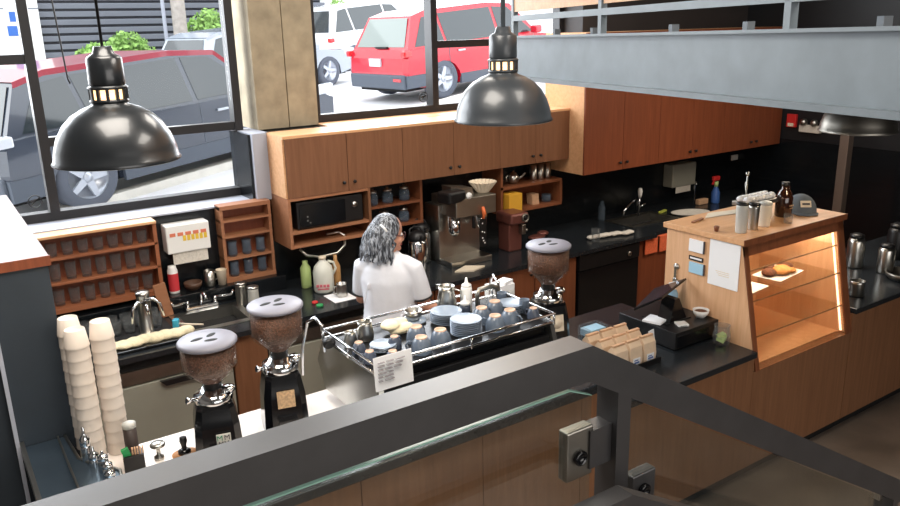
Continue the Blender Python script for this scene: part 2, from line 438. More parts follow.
# ------------------------------------------------------------------ camera
def cam_setup():
    a, b_, c = [R(v) for v in (-33.8805845, 16.06059586, -1.36564607)]
    Ry = Matrix(((math.cos(a), 0, math.sin(a)), (0, 1, 0), (-math.sin(a), 0, math.cos(a))))
    Rx = Matrix(((1, 0, 0), (0, math.cos(b_), -math.sin(b_)), (0, math.sin(b_), math.cos(b_))))
    Rz = Matrix(((math.cos(c), -math.sin(c), 0), (math.sin(c), math.cos(c), 0), (0, 0, 1)))
    Mw = Rz @ Rx @ Ry @ Matrix(((1, 0, 0), (0, 0, -1), (0, 1, 0)))
    r, d, f = Mw[0], Mw[1], Mw[2]
    W = Matrix(((r[0], -d[0], -f[0]), (r[1], -d[1], -f[1]), (r[2], -d[2], -f[2])))
    cd = bpy.data.cameras.new('camera'); cd.lens = 782.415/900*36; cd.sensor_width = 36; cd.clip_start = .05; cd.clip_end = 200
    co = bpy.data.objects.new('camera', cd); COL.objects.link(co)
    co.matrix_world = Matrix.Translation((0, 0, 2.79)) @ W.to_4x4()
    SC.camera = co
cam_setup()

# ------------------------------------------------------------------ light
w = bpy.data.worlds.new('overcast'); SC.world = w; w.use_nodes = True
bg = w.node_tree.nodes['Background']; bg.inputs['Color'].default_value = (.93, .97, 1, 1); bg.inputs['Strength'].default_value = 3.0
def area(name, loc, size, power, col=(1, .93, .84), rot=(0, 0, 0), sy=None):
    l = bpy.data.lights.new(name, 'AREA'); l.energy = power; l.color = col; l.size = size
    if sy: l.shape = 'RECTANGLE'; l.size_y = sy
    o = bpy.data.objects.new(name, l); COL.objects.link(o); o.location = loc; o.rotation_euler = rot
    return o
area('overhead_fill_a', (.5, 2.2, 4.4), 1.6, 150)  # fill added overhead to brighten the interior, no ceiling fitting here
area('overhead_fill_b', (3.2, 1.0, 4.4), 1.6, 130)  # second added overhead fill, no fitting behind it
area('overhead_fill_c', (5.6, 3.2, 4.4), 1.4, 40)  # third overhead fill, added towards the right end
area('window_light_a', (.3, 6.7, 3.2), 3.2, 190, (.9, .95, 1), (R(-68), 0, 0), 2.2)
area('window_light_b', (3.9, 6.7, 3.3), 2.4, 120, (.9, .95, 1), (R(-68), 0, 0), 2.0)
area('under_mezzanine_fill', (6.0, 3.6, 2.4), .9, 30, (1, .87, .72))  # added interior fill below the deck, no lamp fitting modelled
area('rear_room_fill', (2.0, -2.7, 2.6), 5.0, 150, (1, .96, .92), (R(90), 0, 0), 2.6)  # room fill added behind the camera; the rear wall has no window
area('aisle_fill', (3.0, 4.2, 4.3), 1.2, 60, (1, .93, .84))  # extra interior fill added over the aisle, without a fitting
SC.view_settings.view_transform = 'Standard'
SC.view_settings.look = 'None'
SC.view_settings.exposure = 0.0
SC.cycles.max_bounces = 8; SC.cycles.transparent_max_bounces = 24
SC.cycles.sample_clamp_indirect = 6
SC.cycles.use_denoising = True

# ================================================================== near stair railing
rg = thing('stair_railing', 'dark steel stair railing with glass panels along the front edge', 'railing', (0, 0, 0))
def bar2(mb, p0, p1, y0, y1, h):
    """square bar running in a plane of constant y from p0 to p1 (x, z of its top edge)"""
    (xa, za), (xb, zb) = p0, p1
    mb.prism([(xa, za), (xb, zb), (xb, zb-h), (xa, za-h)], y0, y1, 'Y')
Y0, Y1 = 1.17, 1.245
sl = (1.168-2.003)/(2.733-1.321)
cx = 1.165; cz = 2.10
mb = MB(); mb.prism([(-1.2, cz), (cx, cz), (3.4, cz+sl*(3.4-cx)), (3.4, cz+sl*(3.4-cx)-.088), (cx-.01, cz-.085), (-1.2, cz-.085)], Y0, Y1, 'Y')
obj('top_rail', mb, 'rail_steel', rg)
mb = MB().box(1.255, 1.30, Y0+.003, Y1-.003, .6, cz-.10)
obj('post', mb, 'rail_steel', rg)
mb = MB().box(2.715, 2.755, Y0+.003, Y1-.003, .2, 1.14); obj('post', mb, 'rail_steel', rg)
mb = MB().prism([(-1.2, 1.985), (1.13, 1.985), (1.20, 1.953), (1.20, 1.58), (-1.2, 1.58)], 1.205, 1.217, 'Y')
gp = obj('glass_panel', mb, 'glass_rail', rg)
obj('glass_edge', MB().prism([(-1.2, 1.987), (1.13, 1.987), (1.20, 1.955), (1.20, 1.9535), (1.13, 1.9835), (-1.2, 1.9835)], 1.204, 1.218, 'Y'), 'glass_green', gp)
gz = lambda x: 1.90+sl*(x-1.33)
mb = MB().prism([(1.345, gz(1.345)+.005), (2.70, gz(2.70)+.005), (2.70, gz(2.7)-.4), (1.345, gz(1.345)-.4)], 1.205, 1.217, 'Y')
obj('glass_panel', mb, 'glass_rail', rg)
def clampb(x0, x1, z0, z1, m='steel'):
    c = obj('glass_clamp', MB().box(x0, x1, 1.196, 1.228, z0, z1, bev=.004), m, rg)
    T = Matrix.Rotation(R(90), 4, 'X')
    obj('bolt', MB().lathe([(.017, 0), (.019, .004), (.019, .012), (.013, .016), (.013, .009), (0, .009)], ((x0+x1)/2-.004, 1.198, (z0+z1)/2-.006), 20, mat=T), 'black_gloss', c)
clampb(1.118, 1.20, 1.752, 1.882, 'steel_dark')
clampb(1.345, 1.43, 1.60, 1.685, 'rail_steel')
clampb(2.655, 2.715, 1.10, 1.175)
obj('mount_tab', MB().box(1.185, 1.262, 1.19, 1.236, 1.77, 1.87), 'rail_steel', rg)
# nearer lower hand rail
hr = MB()
x1 = 1.184; z1 = 1.775; s2 = (1.655-1.769)/(1.374-1.184)
hr.prism([(-1.2, z1), (x1, z1), (3.0, z1+s2*(3.0-x1)), (3.0, z1+s2*(3.0-x1)-.04), (x1-.01, z1-.04), (-1.2, z1-.04)], 1.05, 1.10, 'Y')
single('handrail', hr, 'rail_steel', 'lower dark steel handrail nearest the bottom edge, bending down the stair', 'handrail')

# ================================================================== bar
XE = 7.92
rb = thing('raised_bar_front', 'raised wood bar front with a black ledge in front of the espresso machine', 'bar front', (0, 0, 0))
for a, b_ in ((.42, 1.27), (1.274, 1.90), (1.904, 2.52), (2.524, 2.66)): obj('front_panel', MB().box(a, b_, 2.60, 2.66, .08, 1.0), 'wood_bar', rb)
obj('toe_kick', MB().box(.42, 2.66, 2.64, 2.68, 0, .08), 'black_matte', rb)
obj('ledge', MB().box(.42, 2.68, 2.575, 2.84, 1.0, 1.05, bev=.006), 'black_stone', rb)
obj('back_panel', MB().box(.42, 2.66, 2.66, 2.70, .0, 1.0), 'wood_bar', rb)
bar = thing('bar_counter', 'long bar counter, white worktop under the grinders and dark under the register', 'counter', (0, 0, 0))
obj('front_panel', MB().box(2.662, 3.945, 2.60, 2.66, .08, .832), 'wood_bar', bar)
obj('toe_kick', MB().box(2.662, 3.945, 2.64, 2.68, 0, .08), 'black_matte', bar)
obj('white_worktop', MB().prism([(.42, 2.70), (2.74, 2.70), (2.74, 3.70), (.42, 3.70)], .835, .871), 'white_stone', bar)
obj('dark_worktop', MB().box(2.74, 3.952, 2.585, 3.70, .832, .871, bev=.004), 'black_stone', bar)
obj('back_panel', MB().box(.42, 3.95, 3.62, 3.66, 0, .832), 'wood_dark', bar)
obj('side_panel', MB().box(.42, .46, 2.70, 3.62, 0, .832), 'wood_dark', bar)
cbs = thing('case_base', 'plain wood base built under the lit display case', 'cabinet', (0, 0, 0))
obj('front_panel', MB().box(3.947, 5.018, 2.60, 2.66, .08, .735), 'wood_bar', cbs)
obj('toe_kick', MB().box(3.947, 5.018, 2.64, 2.68, 0, .08), 'black_matte', cbs)
obj('carcass', MB().box(3.96, 5.01, 2.68, 3.32, 0, .699), 'wood_dark', cbs)
rc = thing('side_counter', 'black-topped wood counter running from the display case to the right edge', 'counter', (0, 0, 0))
obj('front_panel', MB().box(5.022, XE, 2.60, 2.66, .08, .862), 'wood_bar', rc)
obj('toe_kick', MB().box(5.022, XE, 2.64, 2.68, 0, .08), 'black_matte', rc)
obj('dark_worktop', MB().box(5.035, XE, 2.585, 3.45, .862, .90, bev=.004), 'black_stone', rc)
obj('back_panel', MB().box(5.035, XE, 3.36, 3.40, 0, .86), 'wood_dark', rc)

# steel drip channel at the left end of the bar
st = thing('steel_ledge', 'long bluish steel ledge with raised lips at the left end of the bar', 'ledge', (0, 0, 0))
poly = [(.15, 3.895), (.15, 2.72), (.40, 2.72), (.415, 3.16), (.47, 3.26), (.485, 3.40), (.455, 3.46), (.39, 3.54), (.352, 3.62), (.335, 3.895)]
obj('shelf_sheet', MB().prism(poly, .90, .925), 'steel_blue', st)
obj('base', MB().box(.16, .33, 2.74, 3.89, .0, .90), 'panel_blue', st)
obj('lip', MB().tube([(p[0], p[1], .93) for p in poly[2:]], .007), 'steel', st)
obj('lip', MB().box(.143, .162, 2.72, 3.895, .90, .955), 'steel', st)
obj('divider', MB().box(.300, .308, 3.0, 3.88, .925, .945), 'steel', st)

# ================================================================== back counter
bc = thing('back_counter', 'long black-topped back counter under the wall cabinets', 'counter', (0, 0, 0))
top = MB()
YF = 4.84
SX0, SX1, SY0, SY1 = 1.26, 1.72, 5.02, 5.42
S2 = (5.62, 6.25, 5.15, 5.5)
for (a, b_, c, d) in ((.40, SX0, YF, 5.699), (SX0, SX1, YF, SY0), (SX0, SX1, SY1, 5.699), (SX1, S2[0], YF, 5.699), (S2[0], S2[1], YF+.06, S2[2]), (S2[0], S2[1], S2[3], 5.699), (S2[1], 7.925, YF+.06, 5.699)):
    top.box(a, b_, c, d, .835, .871)
obj('worktop', top, 'black_stone', bc)
def frontp(name, x0, x1, z0, z1, m, y=4.88, th=.03):
    return obj(name, MB().box(x0, x1, y, y+th, z0, z1, bev=.003), m, bc)
obj('carcass', MB().box(.40, 4.62, 4.92, 5.69, .02, .80).box(5.42, 7.92, 4.92, 5.69, .02, .80), 'black_matte', bc)
frontp('wood_panel', 1.50, 1.74, .10, .83, 'wood')
for k, (a, b_) in enumerate(((2.62, 3.12), (3.13, 3.63), (3.64, 4.14), (4.15, 4.62))):
    d = frontp('door', a, b_, .10, .82, 'wood_dark')
    obj('knob', MB().lathe([(.006, 0), (.006, .012), (.013, .018), (.011, .028), (0, .03)], (b_-.05 if k % 2 == 0 else a+.05, 4.88, .76), 12, mat=Matrix.Rotation(R(90), 4, 'X')), 'black', d)
for k, (a, b_) in enumerate(((5.42, 5.98), (5.99, 6.55), (6.56, 7.2), (7.21, 7.9))):
    d = frontp('door', a, b_, .10, .82, 'wood_red', 4.90)
for (px0, px1, lab) in ((.42, 1.485, 'wide stainless under-counter fridge left of the wood panel'), (1.755, 2.61, 'stainless under-counter fridge right of the wood panel, behind the barista')):
    f = thing('undercounter_fridge', lab, 'fridge', (px0, 4.87, .06)); W = px1-px0
    obj('door', MB().box(0, W, 0, .04, .04, .60, bev=.004), 'steel_fridge', f)
    obj('control_strip', MB().box(0, W, .01, .045, .61, .70), 'steel_dark', f)
    obj('handle', MB().prism([(W*.55, .60), (W*.85, .60), (W*.82, .565), (W*.58, .565)], -.03, 0, 'Y'), 'black', f)
    obj('gap_strip', MB().box(0, W, .03, .045, .70, .77), 'black_matte', f)  # black strip set in the gap between fridge and worktop
dw = thing('dishwasher', 'black front-loading dishwasher under the back counter beside the hanging towels', 'dishwasher', (4.64, 4.86, .08))
obj('door', MB().box(0, .76, 0, .04, 0, .60, bev=.006), 'black_gloss', dw)
obj('control_panel', MB().box(0, .76, -.006, .05, .605, .745, bev=.004), 'black', dw)
obj('lock_dial', MB().lathe([(.022, 0), (.022, .014), (.01, .016), (0, .016)], (.62, -.006, .66), 16, mat=Matrix.Rotation(R(90), 4, 'X')), 'steel_dark', dw)
obj('tub', MB().box(.01, .75, .05, .6, .0, .74), 'black_matte', dw)

# ------------------------------------------------------------------ sinks and taps
def sink(x0, x1, y0, y1, lab, rimm='steel'):
    s = thing('sink', lab, 'sink', (0, 0, 0))
    m = MB(); d = .16; z = .873; t = .004; w_ = .035
    m.box(x0+.03, x1-.03, y0+.03, y1-.03, z-d, z-d+t)
    for (a, b_, c, e) in ((x0+.03, x0+.034, y0+.03, y1-.03), (x1-.034, x1-.03, y0+.03, y1-.03), (x0+.03, x1-.03, y0+.03, y0+.034), (x0+.03, x1-.03, y1-.034, y1-.03)): m.box(a, b_, c, e, z-d, z)
    obj('bowl', m, 'steel', s)
    r = MB()
    for (a, b_, c, e) in ((x0-.02, x0+.034, y0-.02, y1+.02), (x1-.034, x1+.02, y0-.02, y1+.02), (x0+.034, x1-.034, y0-.02, y0+.034), (x0+.034, x1-.034, y1-.034, y1+.02)): r.box(a, b_, c, e, z-.001, z+.005)
    obj('rim', r, rimm, s)
    obj('drain', MB().lathe([(.03, 0), (.03, .004), (.02, .005), (.02, .002), (0, .002)], ((x0+x1)/2, (y0+y1)/2, z-d+t), 18), 'chrome', s)
    return s
sink(SX0, SX1, SY0, SY1, 'small steel hand sink set in the back counter at left')
sink(*S2, 'dark sink at the back right under the tiled wall', 'steel_dark')
ft = thing('faucet', 'chrome tap with two long wrist-blade handles behind the hand sink', 'tap', (1.49, 5.47, .871))
obj('body', MB().cbox((0, 0, .016), (.24, .045, .03), bev=.01), 'chrome', ft)
obj('spout', MB().tube([(0, 0, .02), (0, -.005, .10), (0, -.03, .13), (0, -.08, .135), (0, -.12, .12), (0, -.125, .10)], .011), 'chrome', ft)
for sgn in (-1, 1):
    obj('handle', MB().lathe([(.014, 0), (.014, .03), (.010, .045)], (sgn*.10, 0, .03)).tube([(sgn*.10, 0, .07), (sgn*.15, -.02, .07), (sgn*.21, -.045, .075), (sgn*.225, -.05, .105)], [.009, .009, .008, .010]), 'chrome', ft)
ft = thing('faucet', 'tall arched chrome tap over the dark sink at the back right', 'tap', (5.95, 5.56, .871))
obj('spout', MB().tube([(.16, 0, 0), (.16, -.0, .12), (.1, -.05, .17), (0, -.10, .17), (-.12, -.14, .14), (-.2, -.16, .10), (-.2, -.16, .04)], .010), 'chrome', ft)
obj('lever', MB().tube([(.2, 0, 0), (.2, 0, .06), (.26, -.03, .09)], .009), 'chrome', ft)
sp = thing('spray_hose', 'white-headed pull-down spray standing beside the arched tap', 'sprayer', (6.02, 5.45, .871))
obj('riser', MB().tube([(0, 0, 0), (0, 0, .12), (.01, 0, .2)], .009), 'chrome', sp)
obj('spray_head', MB().lathe([(.012, 0), (.02, .03), (.026, .07), (.018, .1), (0, .105)], (.01, 0, .19)), 'white', sp)

# ================================================================== wall cabinets
def knobm(c): return MB().lathe([(.006, 0), (.006, .012), (.014, .018), (.012, .028), (0, .03)], c, 12, mat=Matrix.Rotation(R(90), 4, 'X'))
cb = thing('wall_cabinet', 'long run of wooden wall cabinets below the right window', 'cabinet', (0, 0, 0))
CX0, CX1, CY, CZ0, CZ1 = 2.164, 4.945, 5.352, 1.602, 2.062
obj('carcass', MB().box(CX0, CX1, CY+.02, 5.699, CZ0, CZ1-.02), 'wood_light', cb)
obj('top_board', MB().box(CX0, CX1, CY, 5.699, CZ1-.02, CZ1), 'wood_light', cb)
xs = [CX0+.012, 2.672, 3.165, 3.655, 4.14, 4.545, CX1]
for k in range(6):
    d = obj('door', MB().box(xs[k]+.002, xs[k+1]-.002, CY, CY+.02, CZ0, CZ1-.022, bev=.0015), 'wood', cb)
    kx = xs[k+1]-.045 if k % 2 == 0 else xs[k]+.045
    obj('knob', knobm((kx, CY, CZ0+.07)), 'black', d)
# microwave niche under the first doors
nc = thing('open_wall_niche', 'open wooden niche box holding a black appliance under the cabinets', 'shelf', (0, 0, 0))
nx0, nx1, nz0, nz1 = 2.164, 2.855, 1.217, 1.60
obj('side', MB().box(nx0, nx0+.022, CY, 5.695, nz0, nz1), 'wood_x', nc)
obj('side', MB().box(nx1-.022, nx1, CY, 5.695, nz0, nz1), 'wood', nc)
obj('shelf', MB().box(nx0+.022, nx1-.022, CY, 5.695, nz1-.02, nz1), 'wood_x', nc)
obj('shelf', MB().box(nx0+.022, nx1-.022, CY+.005, 5.695, 1.325, 1.345), 'wood_x', nc)
obj('shelf', MB().box(nx0+.022, nx1-.022, CY+.005, 5.695, nz0, nz0+.02), 'wood_x', nc)
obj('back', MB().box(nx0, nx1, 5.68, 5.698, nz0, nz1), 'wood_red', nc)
ap = thing('toaster_oven', 'black appliance with a silver dial inside the open wooden niche', 'appliance', (2.52, 5.52, 1.345))
obj('body', MB().box(-.28, .28, -.14, .13, .004, .215, bev=.01), 'black', ap)
obj('door', MB().box(-.26, .12, -.152, -.14, .02, .195, bev=.004), 'black_gloss', ap)
obj('dial', MB().lathe([(.024, 0), (.022, .018), (0, .019)], (.20, -.142, .14), 20, mat=Matrix.Rotation(R(90), 4, 'X')), 'steel', ap)
obj('buttons', MB().cbox((-.2, -.153, .10), (.012, .004, .012)).cbox((-.2, -.153, .07), (.012, .004, .012)).cbox((-.18, -.153, .05), (.012, .004, .012)), 'steel', ap)
pp = MB().tube([(2.26, 5.42, 1.19), (2.30, 5.40, 1.14), (2.40, 5.38, 1.11), (2.55, 5.37, 1.12), (2.62, 5.38, 1.17), (2.64, 5.42, 1.24), (2.60, 5.45, 1.265), (2.5, 5.45, 1.262)], .011)
single('steel_hose', pp, 'steel', 'silver flexible hose curving out below the open wooden niche', 'hose')
# jar shelf
js = thing('jar_shelf', 'small two-tier wooden wall shelf holding lidded glass jars', 'shelf', (0, 0, 0))
obj('side', MB().box(3.365, 3.39, 5.44, 5.699, 1.22, 1.60), 'wood_dark', js)
obj('shelf', MB().box(2.857, 3.365, 5.44, 5.699, 1.40, 1.42), 'wood_dark', js)
obj('shelf', MB().box(2.857, 3.365, 5.44, 5.699, 1.22, 1.24), 'wood_dark', js)
obj('back', MB().box(2.857, 3.365, 5.685, 5.699, 1.24, 1.60), 'black_matte', js)
def jar(loc, lab, s=1.0):
    t = thing('glass_jar', lab, 'jar', loc, group=None)
    obj('glass_body', MB().lathe([(.040*s, 0), (.044*s, .01*s), (.044*s, .07*s), (.034*s, .085*s), (.034*s, .095*s)], n=18), 'jar_blue', t)
    obj('lid', MB().lathe([(.038*s, .095*s), (.038*s, .112*s), (.012*s, .116*s), (.012*s, .13*s), (0, .132*s)], n=18), 'steel', t)
    return t
j0 = jar((2.96, 5.52, 1.42), 'lidded glass jar nearest the niche on the upper jar shelf')
dup(j0, (3.10, 5.52, 1.42), label='middle lidded glass jar on the upper tier of the jar shelf')
dup(j0, (3.26, 5.52, 1.42), label='lidded glass jar on the upper jar shelf beside its side board')
dup(j0, (3.06, 5.52, 1.24), label='lidded glass jar on the lower jar shelf just above the barista')
dup(j0, (3.25, 5.52, 1.24), label='lidded glass jar on the lower jar shelf beside its side board')
# shelf box between brewer and tall cabinet
s2 = thing('wall_shelf', 'open wooden box shelf with a yellow box under the cabinets', 'shelf', (0, 0, 0))
obj('shelf', MB().box(4.20, 4.925, 5.42, 5.699, 1.385, 1.41), 'wood_dark', s2)
obj('shelf', MB().box(4.20, 4.925, 5.42, 5.699, 1.16, 1.185), 'wood_dark', s2)
obj('side', MB().box(4.905, 4.93, 5.42, 5.699, 1.185, 1.385), 'wood_dark', s2)
obj('side', MB().box(4.20, 4.225, 5.42, 5.699, 1.185, 1.60), 'wood_dark', s2)
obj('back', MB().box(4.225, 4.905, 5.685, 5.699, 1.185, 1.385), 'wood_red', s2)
# tall cabinets
tc = thing('tall_wall_cabinet', 'deep reddish wooden wall cabinets under the beam at right', 'cabinet', (0, 0, 0))
TX0, TX1, TY, TZ0, TZ1 = 4.95, 7.92, 5.155, 1.467, 2.72
obj('carcass', MB().box(TX0, TX1, TY+.02, 5.699, TZ0, TZ1), 'wood_light', tc)
n = 6; step = (TX1-TX0)/n
for k in range(n):
    a = TX0+k*step; d = obj('door', MB().box(a+.002, a+step-.002, TY, TY+.02, TZ0, TZ1, bev=.0015), 'wood_red', tc)
    obj('knob', knobm((a+step-.045 if k % 2 == 0 else a+.045, TY, TZ0+.07)), 'black', d)

# ================================================================== pendants
def pendant(loc, lab, cordm, cordr, zt=HC, s=1.0, lm='lamp_grey'):
    t = thing('pendant_lamp', lab, 'lamp', loc)
    R0 = .207*s
    prof = [(R0*1.02, -.005), (R0*1.03, .0), (R0*.995, .012), (R0*.97, .05), (R0*.90, .10), (R0*.79, .145), (R0*.64, .182), (R0*.46, .208), (R0*.30, .222), (R0*.28, .235)]
    prof = [(r, z*s*.86) for r, z in prof]
    s0 = s; zc = -.034*s
    inner = [(r*.97, z-.004) for r, z in reversed(prof)]
    obj('lamp_shade', MB().lathe(prof, n=48, cap0=False, cap1=False), lm, t)
    obj('shade_lining', MB().lathe([(r*.975, z-.006*s) for r, z in prof[1:-1]], n=40, cap0=False, cap1=True), 'lamp_in', t)
    col = MB()
    n = 12
    for k in range(n):
        a = 2*PI*(k+.5)/n
        col.cbox((R0*.285*math.cos(a), R0*.285*math.sin(a), .226*s), (.008*s, .011*s, .050*s), rz=a)
    col.lathe([(R0*.29, .196*s), (R0*.31, .203*s), (R0*.30, .210*s)], n=32).lathe([(R0*.30, .243*s), (R0*.32, .250*s), (R0*.28, .256*s)], n=32)
    obj('vent_collar', col, lm, t)
    obj('glowing_socket', MB().lathe([(R0*.255, .195*s), (R0*.255, .252*s)], n=24), 'lamp_glow', t)
    obj('lamp_housing', MB().lathe([(R0*.27, .254*s), (R0*.285, .262*s), (R0*.28, .345*s), (R0*.25, .352*s), (.035*s, .362*s), (.028*s, .385*s), (0, .385*s)], n=28), lm, t)
    obj('bulb', MB().sphere((0, 0, .12*s), .045*s), 'bulb', t)
    obj('cord', MB().cyl((0, 0, .38*s), (0, 0, zt-loc[2]), cordr), cordm, t)
    l = bpy.data.lights.new('bulb_light', 'POINT'); l.energy = 6; l.color = (1, .8, .55); l.shadow_soft_size = .05
    lo = bpy.data.objects.new('bulb_light', l); COL.objects.link(lo); lo.location = (0, 0, .02); lo.parent = t
    return t
pendant((.566, 2.92, 2.372), 'large gunmetal dome pendant lamp hanging in front of the near black car', 'black', .005, lm='lamp_dark')
pendant((2.10, 2.69, 2.405), 'gunmetal dome pendant lamp hanging beside the end of the big grey beam', 'beam_paint', .010)
pendant((4.50, 2.44, 2.165), 'dome pendant lamp half hidden under the big grey beam at right', 'black', .005, 2.575, lm='steel_dark')
mb = MB().tube([(.36, 2.92, HC), (.445, 2.92, 2.655), (.45, 2.92, 2.64)], .0028, n=6)
single('thin_cable', mb, 'black', 'thin black cable hanging left of the large near lamp', 'cable')

# ================================================================== glasses racks and things at the left wall
GR = thing('glass_rack', 'wide wooden wall rack with three shelves of tumblers under the left window', 'rack', (0, 0, 0))
gx0, gx1, gy0 = .43, 1.262, 5.55
obj('side', MB().box(gx1-.025, gx1, gy0, 5.698, 1.03, 1.545), 'wood_rail', GR)
obj('side', MB().box(gx0, gx0+.025, gy0, 5.698, 1.03, 1.545), 'wood_rail', GR)
for k, z in enumerate((1.015, 1.205, 1.375, 1.53)):
    hgt = .035 if k == 0 else .018
    obj('shelf', MB().box(gx0, gx1, gy0-(.02 if k in (0, 3) else 0), 5.698, z, z+hgt, bev=.002), 'wood_rail' if k < 3 else 'wood_light', GR)
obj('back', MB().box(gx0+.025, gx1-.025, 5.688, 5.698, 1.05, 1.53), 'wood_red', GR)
def tumbler(loc, lab, r=.036, h=.115, grp=None):
    return single('tumbler', MB().lathe([(r*.86, 0), (r, h), (r*.93, h), (r*.8, .01), (0, .01)], n=16, cap0=True, cap1=False), 'glass_tumbler', lab, 'glass', loc, group=grp)
rows = [(1.393, .09, 'small dark tumblers on the top shelf of the wide rack', 'small tumbler in the row on the top shelf of the wide rack'),
        (1.223, .12, 'tumblers on the middle shelf of the wide rack', 'tall clear tumbler in the row on the middle shelf of the wide rack'),
        (1.05, .11, 'tumblers on the bottom shelf of the wide rack', 'clear tumbler in the row on the bottom shelf of the wide rack')]
for z, h, g, lab in rows:
    t0 = None
    for k in range(8):
        loc = (.50+k*.096, 5.615, z)
        if t0 is None: t0 = tumbler(loc, lab, .036, h, g)
        else: dup(t0, loc)
t0 = None
for r_ in range(2):
    for k in range(6):
        loc = (.68+k*.088, 5.36-r_*.10, .883)
        if t0 is None: t0 = tumbler(loc, 'upturned clear glass on the draining mat below the wide rack', .038, .10, 'clear glasses on the draining mat')
        else: dup(t0, loc)
single('draining_mat', MB().box(-.31, .31, -.15, .15, 0, .012, bev=.004), 'dark_rubber', 'dark draining mat under the glasses on the back counter', 'mat', (.89, 5.31, .871))
SR = thing('spice_rack', 'narrow wooden wall rack with small bluish glasses beside the wall cabinets', 'rack', (0, 0, 0))
a, b_ = 1.725, 2.115
obj('side', MB().box(a, a+.022, 5.58, 5.698, .985, 1.56), 'wood_x', SR); obj('side', MB().box(b_-.022, b_, 5.58, 5.698, .985, 1.56), 'wood_x', SR)
for z, h in ((.985, .03), (1.155, .016), (1.325, .016), (1.445, .014), (1.54, .03)): obj('shelf', MB().box(a, b_, 5.575, 5.698, z, z+h), 'wood_x', SR)
obj('back', MB().box(a+.02, b_-.02, 5.69, 5.698, 1.0, 1.55), 'wood_red', SR)
t0 = None
for z, g in ((1.171, 'upper'), (1.015, 'lower')):
    t0 = None
    for k in range(3):
        loc = (1.81+k*.11, 5.635, z)
        if t0 is None:
            t0 = single('small_glass', MB().lathe([(.030, 0), (.036, .02), (.032, .085), (.036, .115), (.032, .11), (.028, .02), (0, .02)], n=16, cap1=False), 'jar_blue', 'small bluish glass in the %s row of the narrow wall rack' % g, 'glass', loc, group='bluish glasses, %s row of the narrow rack' % g)
        else: dup(t0, loc)
# things on the ledge
bt = thing('cleaner_bottle', 'white bottle with a red label standing on the tiled ledge', 'bottle', (1.345, 5.60, .985))
obj('body', MB().lathe([(.034, 0), (.036, .01), (.036, .17), (.028, .19), (.028, .205), (0, .207)], n=20), 'white', bt)
obj('label', MB().lathe([(.0368, .02), (.0368, .15)], n=20, cap0=False, cap1=False), 'red_label', bt)
single('wooden_bowl', MB().lathe([(.04, 0), (.062, .03), (.066, .055), (.060, .055), (.05, .02), (0, .012)], n=24, cap1=False), 'bowl_brown', 'small dark wooden bowl on the tiled ledge', 'bowl', (1.48, 5.60, .985))
mg = thing('steel_cup', 'steel cup on the tiled ledge beside a paper cup', 'cup', (1.605, 5.60, .985))
obj('body', MB().lathe([(.034, 0), (.040, .012), (.040, .12), (.037, .12), (.036, .01), (0, .01)], n=20, cap1=False), 'steel', mg)
obj('handle', MB().tube([(.038, 0, .1), (.06, 0, .09), (.06, 0, .05), (.038, 0, .035)], .005), 'steel', mg)
single('paper_cup', MB().lathe([(.028, 0), (.038, .115), (.040, .118), (.035, .115), (.026, .006), (0, .006)], n=20, cap1=False), 'paper_cream', 'cream paper cup on the tiled ledge below the narrow wall rack', 'cup', (1.69, 5.58, .985))
pd = thing('paper_towel_dispenser', 'pale dispenser with yellow print and a sheet hanging out, left of the narrow rack', 'dispenser', (1.48, 5.62, 1.28))
obj('housing', MB().box(-.155, .155, -.05, .075, 0, .205, bev=.008), 'white', pd)
obj('paper_sheet', MB().box(-.12, .13, -.035, -.030, -.085, .0).box(-.12, .13, -.03, .06, -.004, 0), 'cloth_grey', pd)
pr = MB()
for k in range(5): pr.box(-.13+k*.055, -.09+k*.055, -.0525, -.050, .125, .150)
obj('printed_text', pr, 'ink_orange', pd)
pr = MB()
for k in range(6): pr.box(-.04+k*.03, -.018+k*.03, -.0525, -.050, .085, .125)
obj('printed_text', pr, 'ink_yellow', pd)
# board leaning
single('wooden_board', MB().cbox((0, 0, .125), (.085, .015, .25), ry=R(-8), bev=.004), 'wood_x', 'small wooden board leaning on the ledge left of the white bottle', 'board', (1.22, 5.44, .875))
# water tower tap
tw = thing('water_tap_tower', 'steel cylinder tap tower with two levers standing on the back counter', 'tap', (1.02, 5.10, .871))
obj('column', MB().lathe([(.058, 0), (.058, .008), (.042, .016), (.042, .30), (.045, .305), (.045, .325), (0, .33)], n=28), 'steel', tw)
for sgn, zz in ((-1, .24), (1, .25)):
    obj('lever', MB().tube([(0, -.04, zz+.03), (sgn*.05, -.06, zz+.035), (sgn*.085, -.07, zz+.0), (sgn*.10, -.075, zz-.09)], [.009, .010, .010, .007]), 'chrome', tw)
obj('spout', MB().tube([(.0, -.04, .25), (0, -.09, .25), (0, -.10, .20)], .012), 'chrome', tw)
tr = thing('spill_tray', 'long dark tray with a folded cream towel at the front of the back counter', 'tray', (1.03, 4.99, .871))
obj('tray_body', MB().box(-.26, .22, -.08, .06, 0, .02, bev=.006), 'black_gloss', tr)
tb = MB(); random.seed(3)
for k in range(9):
    x = -.30+k*.065; tb.sphere((x, .01+random.uniform(-.012, .012), .0), .06, sx=1, sy=.95+random.uniform(-.2, .25), sz=.42+random.uniform(-.1, .2), u=14, v=8)
tw2 = single('folded_towel', tb, 'cloth', 'folded cream towel lying along the dark tray below the tap tower', 'towel', (1.02, 5.0, .905))
mo = tw2.modifiers.new('r', 'REMESH'); mo.mode = 'VOXEL'; mo.voxel_size = .008; mo.use_smooth_shade = True
br = thing('dish_brush', 'cyan-headed dish brush lying left of the hand sink', 'brush', (1.24, 5.16, .885), R(-28))
obj('brush_head', MB().cbox((-.02, 0, .025), (.04, .05, .06), bev=.008), 'cyan', br)
